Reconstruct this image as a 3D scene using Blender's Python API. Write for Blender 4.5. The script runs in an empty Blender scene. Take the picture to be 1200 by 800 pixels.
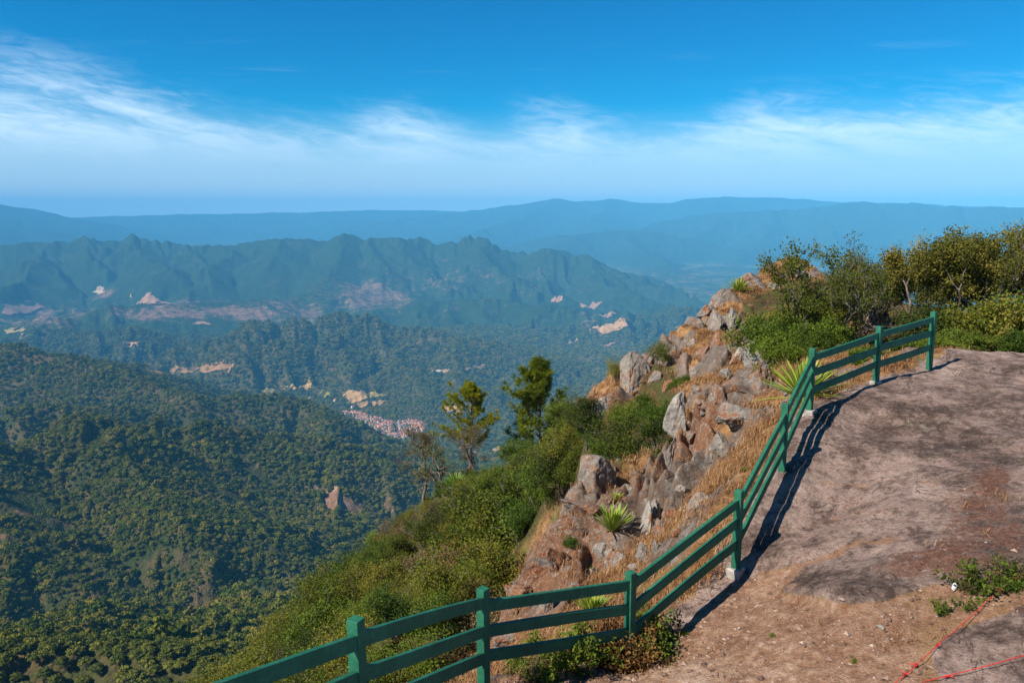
import bpy, math, random
import numpy as np
PI = math.pi
rad = math.radians
SC = bpy.context.scene
COL = SC.collection
f32 = np.float32

# ------------------------------------------------------------------ camera model
PITCH = rad(9.1)
FPX = 933.0            # focal length for a 1200 pixel wide frame (28 mm lens)
CP, SP = math.cos(PITCH), math.sin(PITCH)

def ray(px, py):
    u = (px - 600.0) / FPX
    v = (400.0 - py) / FPX
    return np.array([u, CP + v * SP, -SP + v * CP])      # per unit of optical depth

def at(px, py, D):
    return ray(px, py) * D

def project(P):
    P = np.asarray(P, dtype=float)
    d = P[..., 1] * CP - P[..., 2] * SP
    up = P[..., 1] * SP + P[..., 2] * CP
    return 600 + FPX * P[..., 0] / d, 400 - FPX * up / d, d

# ------------------------------------------------------------------ noise
def _h(ix, iy, seed):
    h = (ix.astype(np.int64) * 374761393 + iy.astype(np.int64) * 668265263 + seed * 1442695041) & 0xFFFFFFFF
    h = ((h ^ (h >> 13)) * 1274126177) & 0xFFFFFFFF
    h = ((h ^ (h >> 16)) * 2246822519) & 0xFFFFFFFF
    return ((h ^ (h >> 15)) & 0xFFFF).astype(f32) / f32(65535)

def perlin(x, y, seed=0):
    ix = np.floor(x); iy = np.floor(y)
    fx = (x - ix).astype(f32); fy = (y - iy).astype(f32)
    ix = ix.astype(np.int64); iy = iy.astype(np.int64)
    u = fx * fx * fx * (fx * (fx * 6 - 15) + 10); v = fy * fy * fy * (fy * (fy * 6 - 15) + 10)
    def g(dx, dy):
        a = _h(ix + dx, iy + dy, seed) * f32(2 * PI)
        return np.cos(a) * (fx - dx) + np.sin(a) * (fy - dy)
    a = g(0, 0); b = g(1, 0); c = g(0, 1); d = g(1, 1)
    return (a + u * (b - a) + v * (c - a + u * (a - b - c + d))) * f32(1.5)

def fbm(x, y, octv=4, seed=0, gain=.5):
    s = 0; a = 1.0; f = 1.0
    for o in range(octv):
        s = s + a * perlin(x * f, y * f, seed + o * 17)
        a *= gain; f *= 2.03
    return s

def ridged(x, y, octv=4, seed=0, gain=.5):
    s = 0; a = 1.0; f = 1.0; w = 1.0
    for o in range(octv):
        n = 1 - np.abs(perlin(x * f, y * f, seed + o * 31)) * 1.6
        n = np.clip(n, 0, 1) ** 2
        s = s + a * n * w
        w = np.clip(n * 1.6, 0, 1)
        a *= gain; f *= 2.1
    return s

def worley(x, y, seed=0):
    ix = np.floor(x).astype(np.int64); iy = np.floor(y).astype(np.int64)
    f1 = np.full(x.shape, 9.0, f32); f2 = np.full(x.shape, 9.0, f32); idv = np.zeros(x.shape, f32)
    gx = np.zeros(x.shape, f32); gy = np.zeros(x.shape, f32)
    for dx in (-1, 0, 1):
        for dy in (-1, 0, 1):
            cx = ix + dx; cy = iy + dy
            ox = cx + _h(cx, cy, seed) - x; oy = cy + _h(cx, cy, seed + 5) - y
            d = np.sqrt(ox * ox + oy * oy).astype(f32)
            m = d < f1
            f2 = np.where(m, f1, np.minimum(f2, d))
            idv = np.where(m, _h(cx, cy, seed + 9), idv)
            gx = np.where(m, ox, gx); gy = np.where(m, oy, gy)
            f1 = np.where(m, d, f1)
    return f1, f2, idv, gx, gy

def sstep(a, b, x):
    t = np.clip((x - a) / (b - a), 0, 1)
    return t * t * (3 - 2 * t)

# ------------------------------------------------------------------ mesh helpers
def mesh_np(name, verts, faces, mats=(), smooth=False, attrs=None, fmat=None):
    """faces: (N,k) int array, or list of such arrays"""
    if not isinstance(faces, (list, tuple)):
        faces = [faces]
    faces = [np.asarray(f, dtype=np.int32) for f in faces if len(f)]
    verts = np.asarray(verts, dtype=f32)
    me = bpy.data.meshes.new(name)
    nl = sum(f.size for f in faces); nf = sum(len(f) for f in faces)
    me.vertices.add(len(verts)); me.vertices.foreach_set('co', verts.ravel())
    me.loops.add(nl); me.polygons.add(nf)
    li = np.concatenate([f.ravel() for f in faces])
    tot = np.concatenate([np.full(len(f), f.shape[1], np.int32) for f in faces])
    st = np.concatenate([[0], np.cumsum(tot)[:-1]]).astype(np.int32)
    me.loops.foreach_set('vertex_index', li)
    me.polygons.foreach_set('loop_start', st)
    me.polygons.foreach_set('loop_total', tot)
    for m in mats:
        me.materials.append(m)
    if fmat is not None:
        me.polygons.foreach_set('material_index', np.asarray(fmat, np.int32))
    me.update(calc_edges=True)
    me.polygons.foreach_set('use_smooth', np.full(nf, bool(smooth)))
    for k, a in (attrs or {}).items():
        at_ = me.attributes.new(k, 'FLOAT', 'POINT')
        at_.data.foreach_set('value', np.asarray(a, dtype=f32))
    me.validate(verbose=False)
    return me

def link(name, me, parent=None, loc=None):
    o = bpy.data.objects.new(name, me)
    COL.objects.link(o)
    if parent is not None:
        o.parent = parent
    if loc is not None:
        o.location = loc
    return o

def tag(o, label=None, cat=None, group=None, kind=None):
    if label: o['label'] = label
    if cat: o['category'] = cat
    if group: o['group'] = group
    if kind: o['kind'] = kind
    return o

def empty(name, loc=(0, 0, 0), rz=0.0):
    o = bpy.data.objects.new(name, None)
    COL.objects.link(o)
    o.location = loc; o.rotation_euler = (0, 0, rz)
    o.empty_display_size = .2
    return o

def grid_faces(nr, nc):
    i = np.arange(nr - 1)[:, None] * nc + np.arange(nc - 1)[None, :]
    i = i.ravel()
    return np.stack([i, i + 1, i + nc + 1, i + nc], 1)

class MB:
    """collects quads / tris for one mesh"""
    def __init__(s):
        s.v = []; s.q = []; s.t = []; s.n = 0
    def add(s, v, q=None, t=None):
        v = np.asarray(v, float)
        s.v.append(v)
        if q is not None and len(q): s.q.append(np.asarray(q) + s.n)
        if t is not None and len(t): s.t.append(np.asarray(t) + s.n)
        s.n += len(v)
    def tube(s, pts, radii, k=6, cap=True):
        pts = np.asarray(pts, float); radii = np.asarray(radii, float)
        n = len(pts)
        tg = np.gradient(pts, axis=0)
        tg /= np.linalg.norm(tg, axis=1)[:, None] + 1e-9
        ref = np.array([0.31, 0.95, 0.05]) if abs(tg[0][1]) < .9 else np.array([1.0, 0.1, 0])
        vs = []
        for i in range(n):
            a = np.cross(tg[i], ref); a /= np.linalg.norm(a) + 1e-9
            b = np.cross(tg[i], a)
            ang = np.arange(k) * 2 * PI / k
            vs.append(pts[i] + radii[i] * (np.cos(ang)[:, None] * a + np.sin(ang)[:, None] * b))
        v = np.concatenate(vs)
        q = []
        for i in range(n - 1):
            for j in range(k):
                q.append((i * k + j, i * k + (j + 1) % k, (i + 1) * k + (j + 1) % k, (i + 1) * k + j))
        t = []
        if cap:
            v = np.concatenate([v, pts[-1:] ])
            for j in range(k):
                t.append(((n - 1) * k + j, (n - 1) * k + (j + 1) % k, n * k))
        s.add(v, q, t)
    def box(s, a, b, w, h, up=(0, 0, 1)):
        """beam from a to b, w across, h along up"""
        a = np.asarray(a, float); b = np.asarray(b, float)
        d = b - a; d /= np.linalg.norm(d)
        sd = np.cross(d, up); sd /= np.linalg.norm(sd)
        u = np.cross(sd, d)
        v = []
        for p in (a, b):
            for (i, j) in ((-1, -1), (1, -1), (1, 1), (-1, 1)):
                v.append(p + sd * i * w / 2 + u * j * h / 2)
        s.add(v, [(0, 1, 2, 3), (7, 6, 5, 4), (0, 4, 5, 1), (1, 5, 6, 2), (2, 6, 7, 3), (3, 7, 4, 0)])
    def mesh(s, name, mats, smooth=False, attrs=None):
        fs = []
        if s.q: fs.append(np.concatenate(s.q))
        if s.t: fs.append(np.concatenate(s.t))
        return mesh_np(name, np.concatenate(s.v), fs, mats, smooth, attrs)

# ------------------------------------------------------------------ material helpers
class NT:
    def __init__(s, name):
        s.m = bpy.data.materials.new(name); s.m.use_nodes = True
        s.t = s.m.node_tree; s.b = s.t.nodes['Principled BSDF']; s.o = s.t.nodes['Material Output']
        s.b.inputs['Specular IOR Level'].default_value = .2
        s.b.inputs['Roughness'].default_value = .9
    def n(s, typ, **kw):
        nd = s.t.nodes.new(typ)
        for k, v in kw.items():
            if k.startswith('i_'):
                nd.inputs[k[2:].replace('_', ' ')].default_value = v
            else:
                setattr(nd, k, v)
        return nd
    def l(s, a, b): s.t.links.new(a, b)
    def pos(s):
        return s.n('ShaderNodeTexCoord').outputs['Object']
    def noise(s, vec, scale, detail=4, rough=.55, dist=0.0, stretch=None):
        if stretch is not None:
            mp = s.n('ShaderNodeMapping'); mp.inputs['Scale'].default_value = stretch
            s.l(vec, mp.inputs['Vector']); vec = mp.outputs[0]
        nd = s.n('ShaderNodeTexNoise'); nd.inputs['Scale'].default_value = scale
        nd.inputs['Detail'].default_value = detail; nd.inputs['Roughness'].default_value = rough
        nd.inputs['Distortion'].default_value = dist
        s.l(vec, nd.inputs['Vector']); return nd.outputs['Fac']
    def vor(s, vec, scale, feature='F1', out='Distance'):
        nd = s.n('ShaderNodeTexVoronoi'); nd.feature = feature; nd.inputs['Scale'].default_value = scale
        s.l(vec, nd.inputs['Vector']); return nd.outputs[out]
    def ramp(s, fac, stops, interp='LINEAR'):
        nd = s.n('ShaderNodeValToRGB'); cr = nd.color_ramp; cr.interpolation = interp
        while len(cr.elements) < len(stops): cr.elements.new(.5)
        for e, (p, c) in zip(cr.elements, stops):
            e.position = p; e.color = (c if len(c) == 4 else (*c, 1)) if hasattr(c, '__len__') else (c, c, c, 1)
        s.l(fac, nd.inputs[0]); return nd.outputs[0]
    def sm(s, fac, a, b):
        nd = s.n('ShaderNodeMapRange'); nd.interpolation_type = 'SMOOTHSTEP'
        nd.inputs['From Min'].default_value = a; nd.inputs['From Max'].default_value = b
        s.l(fac, nd.inputs['Value']); return nd.outputs[0]
    def math(s, op, a, b=0.0):
        nd = s.n('ShaderNodeMath', operation=op)
        for i, x in enumerate((a, b)):
            if isinstance(x, (int, float)): nd.inputs[i].default_value = x
            else: s.l(x, nd.inputs[i])
        return nd.outputs[0]
    def mix(s, fac, a, b, blend='MIX'):
        nd = s.n('ShaderNodeMix'); nd.data_type = 'RGBA'; nd.blend_type = blend
        for sock, x in ((nd.inputs[0], fac), (nd.inputs[6], a), (nd.inputs[7], b)):
            if isinstance(x, (int, float)): sock.default_value = x
            elif isinstance(x, (tuple, list)): sock.default_value = (*x, 1) if len(x) == 3 else x
            else: s.l(x, sock)
        return nd.outputs[2]
    def attr(s, name):
        return s.n('ShaderNodeAttribute', attribute_name=name).outputs['Fac']
    def bump(s, h, strength, dist, prev=None):
        nd = s.n('ShaderNodeBump'); nd.inputs['Strength'].default_value = strength; nd.inputs['Distance'].default_value = dist
        s.l(h, nd.inputs['Height'])
        if prev is not None: s.l(prev, nd.inputs['Normal'])
        return nd.outputs[0]
    def done(s, col=None, normal=None, rough=None):
        if col is not None:
            if isinstance(col, (tuple, list)): s.b.inputs['Base Color'].default_value = (*col, 1)
            else: s.l(col, s.b.inputs['Base Color'])
        if normal is not None: s.l(normal, s.b.inputs['Normal'])
        if rough is not None:
            if isinstance(rough, (int, float)): s.b.inputs['Roughness'].default_value = rough
            else: s.l(rough, s.b.inputs['Roughness'])
        return s.m
# ------------------------------------------------------------------ far terrain: valley, hills and ranges (metres, eye at z = 0)
def far_pt(px, py, r):
    d = ray(px, py); h = math.hypot(d[0], d[1])
    return d / h * r

VALLEY = -1010.0
# crest polylines: (pixel, pixel, range in metres) -> real points; slope, spur wavelength, spur amplitude
RIDGES = [
  # our own spur low in the left, in front of the ravine
  (dict(s=.62, lam=70, amp=.25), [(-330, 750, 470), (-100, 752, 455), (40, 756, 440), (110, 752, 430), (200, 768, 400), (280, 778, 370), (380, 800, 330), (470, 830, 290)]),
  # main wooded hill
  (dict(s=.46, lam=260, amp=.55), [(-420, 590, 1500), (-120, 545, 1600), (0, 524, 1650), (60, 504, 1700), (120, 494, 1750), (175, 499, 1730), (250, 501, 1800), (330, 510, 1850), (400, 524, 1850), (440, 545, 1780), (475, 590, 1600), (520, 660, 1400), (600, 740, 1200)]),
  (dict(s=.42, lam=200, amp=.5), [(120, 494, 1750), (150, 540, 1480), (200, 600, 1260), (260, 660, 1120)]),
  (dict(s=.42, lam=200, amp=.5), [(400, 524, 1850), (395, 570, 1600), (400, 620, 1400), (430, 680, 1200)]),
  (dict(s=.42, lam=200, amp=.5), [(0, 524, 1650), (-40, 580, 1400), (20, 650, 1180)]),
  # second row
  (dict(s=.60, lam=300, amp=.5), [(-300, 480, 2500), (0, 487, 2350), (60, 478, 2400), (120, 471, 2450), (230, 464, 2550), (330, 462, 2650), (358, 468, 2600), (376, 480, 2500), (386, 520, 2300)]),
  # dark hill at the left
  (dict(s=.46, lam=380, amp=.5), [(-350, 385, 3700), (-100, 393, 3600), (0, 401, 3500), (35, 402, 3450), (75, 410, 3350), (105, 421, 3200), (130, 432, 3050), (175, 444, 2900), (215, 460, 2750)]),
  # green hill in the middle
  (dict(s=.40, lam=420, amp=.55), [(170, 428, 5300), (215, 408, 5400), (260, 392, 5500), (310, 383, 5600), (350, 377, 5700), (400, 373, 5700), (440, 376, 5700), (490, 384, 5600), (540, 393, 5500), (600, 402, 5400), (660, 418, 5200), (720, 440, 5000), (780, 470, 4700)]),
  (dict(s=.32, lam=330, amp=.5), [(440, 376, 5700), (455, 405, 5150), (470, 425, 4700), (490, 448, 4350)]),
  (dict(s=.34, lam=330, amp=.5), [(660, 418, 5200), (620, 440, 4600), (590, 462, 4200), (570, 486, 3900)]),
  (dict(s=.36, lam=330, amp=.5), [(780, 430, 4600), (720, 448, 4200), (670, 480, 3700), (630, 520, 3300), (600, 560, 3000)]),
  # small dark hill
  (dict(s=.34, lam=260, amp=.4), [(85, 398, 6500), (120, 386, 6500), (150, 381, 6450), (172, 392, 6300)]),
  # badlands
  (dict(s=.22, lam=330, amp=.75), [(20, 388, 7000), (60, 372, 7400), (130, 358, 7700), (200, 354, 7900), (260, 352, 8000), (330, 347, 8300), (400, 338, 8700), (450, 338, 8900), (520, 345, 8900)]),
  # mid hills under the main range, right of the badlands
  (dict(s=.26, lam=420, amp=.5), [(430, 365, 7800), (500, 352, 7900), (560, 350, 7900), (620, 352, 7700), (690, 362, 7300), (740, 374, 7000)]),
  (dict(s=.30, lam=380, amp=.5), [(690, 400, 6300), (730, 378, 6600), (775, 365, 6900), (830, 360, 7200), (900, 372, 7400)]),
  # main blue range
  (dict(s=.47, lam=900, amp=.6), [(-300, 290, 12500), (-100, 286, 12500), (0, 284, 12500), (60, 281, 12500), (100, 277, 12300), (145, 272, 12200), (175, 279, 12000), (205, 284, 11800), (240, 283, 11600), (270, 283, 11500), (300, 279, 11400), (335, 276, 11300), (365, 276, 11200), (400, 272, 11200), (430, 277, 11100), (470, 276, 11000), (505, 281, 10900), (550, 276, 10900), (575, 277, 10800), (610, 287, 10600), (640, 291, 10400), (665, 294, 10300), (690, 304, 10000), (740, 318, 9700), (790, 337, 9300), (850, 358, 8800)]),
  (dict(s=.36, lam=500, amp=.6), [(335, 276, 11300), (330, 295, 10500), (315, 312, 9900)]),
  (dict(s=.36, lam=500, amp=.6), [(470, 276, 11000), (480, 300, 10100), (500, 318, 9500), (540, 335, 8800)]),
  (dict(s=.36, lam=500, amp=.6), [(640, 291, 10400), (635, 312, 9700), (640, 330, 9000), (650, 348, 8300)]),
  (dict(s=.40, lam=500, amp=.6), [(60, 281, 12500), (52, 296, 11500), (34, 314, 10500), (20, 330, 9700)]),
  (dict(s=.40, lam=500, amp=.6), [(145, 272, 12200), (158, 290, 11200), (186, 308, 10200), (200, 324, 9500)]),
  (dict(s=.40, lam=500, amp=.6), [(205, 284, 11800), (226, 299, 10800), (246, 312, 10100)]),
  (dict(s=.40, lam=500, amp=.6), [(270, 283, 11500), (263, 298, 10600), (244, 314, 9900), (236, 330, 9200)]),
  (dict(s=.40, lam=500, amp=.6), [(400, 272, 11200), (408, 290, 10300), (392, 308, 9600), (384, 322, 9100)]),
  (dict(s=.40, lam=500, amp=.6), [(432, 277, 11100), (446, 296, 10200), (452, 312, 9600)]),
  (dict(s=.40, lam=500, amp=.6), [(550, 276, 10900), (562, 294, 10100), (586, 312, 9400), (604, 330, 8700)]),
  (dict(s=.40, lam=500, amp=.6), [(690, 304, 10000), (702, 321, 9300), (724, 337, 8700)]),
  (dict(s=.40, lam=500, amp=.6), [(100, 277, 12300), (98, 292, 11500), (110, 306, 10800)]),
  # spurs of the green hill
  (dict(s=.38, lam=330, amp=.5), [(260, 392, 5500), (276, 412, 5050), (300, 434, 4700)]),
  (dict(s=.38, lam=330, amp=.5), [(350, 377, 5700), (346, 398, 5250), (330, 420, 4850), (340, 440, 4550)]),
  (dict(s=.38, lam=330, amp=.5), [(400, 373, 5700), (408, 396, 5200), (398, 420, 4800)]),
  (dict(s=.38, lam=330, amp=.5), [(540, 393, 5500), (530, 418, 4950), (534, 446, 4400)]),
  # right hand middle ranges
  (dict(s=.28, lam=1300, amp=.6), [(520, 290, 19000), (590, 288, 18500), (640, 276, 18500), (690, 270, 18500), (725, 268, 18500), (765, 270, 18000), (800, 278, 17500), (850, 290, 17000), (950, 305, 16000), (1200, 305, 16000)]),
  (dict(s=.28, lam=1300, amp=.6), [(765, 262, 20500), (815, 252, 21500), (850, 247, 21500), (905, 245, 21500), (960, 240, 22000), (1000, 235, 22000), (1040, 237, 22000), (1075, 235, 22000), (1110, 240, 21500), (1160, 240, 21500), (1210, 241, 21000), (1320, 252, 20000), (1500, 258, 19000)]),
  # spurs of the right hand ranges
  (dict(s=.30, lam=900, amp=.6), [(850, 247, 21500), (832, 266, 19500), (806, 284, 17600), (786, 298, 16200)]),
  (dict(s=.30, lam=900, amp=.6), [(905, 245, 21500), (898, 266, 19500), (880, 288, 17200), (868, 302, 15800)]),
  (dict(s=.30, lam=900, amp=.6), [(960, 240, 22000), (975, 262, 19800), (985, 285, 17500)]),
  (dict(s=.30, lam=900, amp=.6), [(690, 270, 18500), (668, 283, 16800), (646, 296, 15400), (600, 306, 14400)]),
  (dict(s=.30, lam=900, amp=.6), [(725, 268, 18500), (742, 284, 16600), (764, 298, 15000), (790, 310, 14000)]),
  (dict(s=.30, lam=900, amp=.6), [(590, 288, 18500), (560, 297, 16800), (540, 304, 15800)]),
  (dict(s=.26, lam=900, amp=.6), [(650, 231, 28500), (628, 247, 25500), (600, 260, 23000), (560, 270, 21500)]),
  (dict(s=.26, lam=900, amp=.6), [(716, 231, 28500), (712, 246, 25500), (700, 258, 23000)]),
  (dict(s=.26, lam=900, amp=.6), [(850, 229, 28500), (830, 243, 25500)]),
  # far ranges
  (dict(s=.22, lam=1800, amp=.5), [(420, 262, 26000), (500, 252, 27000), (560, 244, 28000), (600, 239, 28500), (635, 235, 28500), (650, 231, 28500), (668, 234, 28500), (690, 234, 28500), (716, 231, 28500), (745, 236, 28500), (790, 236, 28500), (815, 231, 28500), (850, 229, 28500), (880, 230, 28500), (915, 230, 28500), (950, 232, 28500), (1000, 236, 28500), (1050, 236, 28500), (1150, 240, 28500), (1300, 244, 28000), (1500, 250, 27000)]),
  (dict(s=.25, lam=1800, amp=.5), [(-400, 215, 24000), (-150, 222, 25000), (-60, 228, 26000), (0, 237, 27000), (30, 243, 27500), (60, 250, 28000), (110, 262, 28000)]),
  (dict(s=.18, lam=1800, amp=.45), [(40, 256, 31000), (110, 252, 31000), (170, 251, 31000), (240, 249, 31000), (300, 249, 31000), (360, 247, 31000), (430, 245, 31000), (480, 245, 31000), (530, 246, 31000), (600, 247, 31000)]),
]

def far_height(X, Y):
    X = X.astype(f32); Y = Y.astype(f32)
    R = np.sqrt(X * X + Y * Y)
    sc = np.clip(R / 9000, .12, 2.6)                       # feature size grows with the size of the mountains there
    wx = X + 90 * sc * fbm(X / 700, Y / 700, 3, 3) * 1.0
    wy = Y + 90 * sc * fbm(X / 700, Y / 700, 3, 11) * 1.0
    Z = VALLEY + 16 * fbm(X / 900, Y / 900, 3, 7) + np.clip(R - 9000, 0, 30000) * .008
    Z = Z + 60 * sstep(9000, 14000, R) * ridged(X / 2600, Y / 2600, 4, 91)
    # the mountain the photographer stands on
    cone = -40 - .74 * (R - 60) + 26 * ridged(X / 190, Y / 190, 3, 5) * sstep(90, 260, R)
    Z = np.maximum(Z, cone)
    for k, (prm, pl) in enumerate(RIDGES):
        P = np.array([far_pt(*p) for p in pl])
        best = np.full(X.shape, -1e6, f32); bs = np.zeros(X.shape, f32); bd = np.zeros(X.shape, f32); bz = np.zeros(X.shape, f32)
        s0 = 0.0
        sl = prm['s']
        # only where this ridge can matter
        reach = (P[:, 2].max() - VALLEY + 80) / (sl * .74)
        m = (wx > P[:, 0].min() - reach) & (wx < P[:, 0].max() + reach) & (wy > P[:, 1].min() - reach) & (wy < P[:, 1].max() + reach)
        if not m.any(): continue
        x = wx[m]; y = wy[m]
        best = np.full(x.shape, -1e6, f32); bs = np.zeros_like(x); bd = np.zeros_like(x); bz = np.zeros_like(x)
        for a, b in zip(P[:-1], P[1:]):
            dx, dy = b[0] - a[0], b[1] - a[1]; L2 = dx * dx + dy * dy; L = math.sqrt(L2)
            t = np.clip(((x - a[0]) * dx + (y - a[1]) * dy) / L2, 0, 1)
            ex = x - a[0] - t * dx; ey = y - a[1] - t * dy
            d = np.sqrt(ex * ex + ey * ey)
            zc = a[2] + t * (b[2] - a[2])
            h = zc - sl * d
            u = h > best
            best = np.where(u, h, best); bs = np.where(u, s0 + t * L, bs); bd = np.where(u, d, bd); bz = np.where(u, zc, bz)
            s0 += L
        w = prm['lam']
        h = bz - sl * bd * (1.08 - .30 * np.clip(bd / (5 * w), 0, 1)) + .05 * w * fbm(x / w, y / w, 2, 20 + k) * sstep(0, w, bd)
        Z[m] = np.maximum(Z[m], h)
    return Z

def phacelle(X, Y, dx, dy, lam, seed):
    """stripes of wavelength lam running along the fall line, (dx, dy) = unit vector across it"""
    x = X / (lam * 1.0); y = Y / (lam * 1.0)
    ix = np.floor(x).astype(np.int64); iy = np.floor(y).astype(np.int64)
    c = np.zeros(X.shape, f32); s = np.zeros(X.shape, f32); W = np.zeros(X.shape, f32)
    for i in (-1, 0, 1):
        for j in (-1, 0, 1):
            cx = ix + i; cy = iy + j
            ox = (x - cx - _h(cx, cy, seed)).astype(f32); oy = (y - cy - _h(cx, cy, seed + 3)).astype(f32)
            w = np.exp(-3.2 * (ox * ox + oy * oy)) + f32(1e-6)
            ph = (ox * dx + oy * dy) * f32(2 * PI)
            c += w * np.cos(ph); s += w * np.sin(ph); W += w
    return c / np.sqrt(c * c + s * s + .02 * W * W), 0

def erode(X, Y, Z, da, dl):
    R = np.sqrt(X * X + Y * Y); A = np.arctan2(X, Y); sa, ca = np.sin(A), np.cos(A)
    for o, lam in enumerate((3000., 1500., 760., 390., 200., 100., 50.)):
        w = sstep(.010, .028, lam / R) * (1 - sstep(.16, .32, lam / R)) * (1 - .6 * sstep(12500, 17000, R)) * (1 - .15 * sstep(8500, 9500, R))
        if not (w > .01).any(): continue
        gl = np.gradient(Z, axis=0) / dl / R; ga = np.gradient(Z, axis=1) / da / R
        gx = gl * sa + ga * ca; gy = gl * ca - ga * sa
        sl = np.sqrt(gx * gx + gy * gy) + 1e-5
        k = np.minimum(sl / .32, 1.15)
        wob = 0.0
        n, _ = phacelle(X + .3 * lam * perlin(X / lam / 1.7, Y / lam / 1.7, 300 + o), Y + .3 * lam * perlin(X / lam / 1.7, Y / lam / 1.7, 400 + o), (-gy / sl).astype(f32), (gx / sl).astype(f32), lam, 500 + o * 13)
        n = n * np.clip(.60 + .95 * perlin(X / lam / 2.6, Y / lam / 2.6, 600 + o), .05, 1.5)
        Z = Z + (w * lam * (.013 + .052 * sstep(.03, .10, lam / R)) * (1 + .38 * sstep(500, 900, R) * (1 - sstep(5500, 7000, R))) * k * (n - .1)).astype(f32)
    return Z + 1.6 * np.clip(R / 1500, .3, 8) * fbm(X / 30, Y / 30, 2, 33) * sstep(200, 700, R)

AZ0, AZ1, NA = rad(-60), rad(60), 1250
R0, R1, NR = 62.0, 34500.0, 900
FAZ = np.linspace(AZ0, AZ1, NA)
FLR = np.linspace(math.log(R0), math.log(R1), NR)
_A, _L = np.meshgrid(FAZ, FLR)
FX = (np.exp(_L) * np.sin(_A)).astype(f32); FY = (np.exp(_L) * np.cos(_A)).astype(f32)
FZ = far_height(FX, FY)
def blur(Z, k=1):
    for _ in range(k):
        P = np.pad(Z, 1, mode='edge')
        Z = (P[1:-1, 1:-1] * 4 + P[:-2, 1:-1] * 2 + P[2:, 1:-1] * 2 + P[1:-1, :-2] * 2 + P[1:-1, 2:] * 2 + P[:-2, :-2] + P[:-2, 2:] + P[2:, :-2] + P[2:, 2:]) / 16
    return Z
FZ = blur(FZ, 2)
FZ = erode(FX, FY, FZ, FAZ[1] - FAZ[0], FLR[1] - FLR[0])
FZ = blur(FZ, 1)
FTAN = FZ / np.exp(_L).astype(f32)
FRUN = np.maximum.accumulate(FTAN, axis=0)          # horizon line running outwards, for visibility

def far_z(x, y):
    a = np.arctan2(x, y); l = np.log(np.hypot(x, y))
    i = np.clip((l - FLR[0]) / (FLR[1] - FLR[0]), 0, NR - 1.001); j = np.clip((a - FAZ[0]) / (FAZ[1] - FAZ[0]), 0, NA - 1.001)
    i0 = i.astype(int); j0 = j.astype(int); u = i - i0; v = j - j0
    return FZ[i0, j0] * (1 - u) * (1 - v) + FZ[i0 + 1, j0] * u * (1 - v) + FZ[i0, j0 + 1] * (1 - u) * v + FZ[i0 + 1, j0 + 1] * u * v

def far_visible(x, y, allow):
    a = np.arctan2(x, y); r = np.hypot(x, y)
    i = np.clip((np.log(r) - FLR[0]) / (FLR[1] - FLR[0]), 1, NR - 1).astype(int) - 1
    j = np.clip((a - FAZ[0]) / (FAZ[1] - FAZ[0]), 0, NA - 1).astype(int)
    return (far_z(x, y) + allow) / r >= FRUN[i, j]

def far_hit(px, py):
    d = ray(px, py); h = math.hypot(d[0], d[1]); tn = d[2] / h; az = math.atan2(d[0], d[1])
    j = (az - FAZ[0]) / (FAZ[1] - FAZ[0]); j0 = int(j); v = j - j0
    col = FTAN[:, j0] * (1 - v) + FTAN[:, j0 + 1] * v
    k = np.argmax(col >= tn)
    if k == 0: return None
    t0, t1 = col[k - 1], col[k]
    u = (tn - t0) / (t1 - t0 + 1e-12)
    r = math.exp(FLR[k - 1] + u * (FLR[1] - FLR[0]))
    return np.array([d[0] / h * r, d[1] / h * r, tn * r])

def inpoly(px, py, poly):
    px = np.asarray(px, float); py = np.asarray(py, float); c = np.zeros(px.shape, bool)
    n = len(poly)
    for i in range(n):
        x0, y0 = poly[i]; x1, y1 = poly[(i + 1) % n]
        if y0 == y1: continue
        t = (y0 > py) != (y1 > py)
        c ^= t & (px < (x1 - x0) * (py - y0) / (y1 - y0) + x0)
    return c
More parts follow.
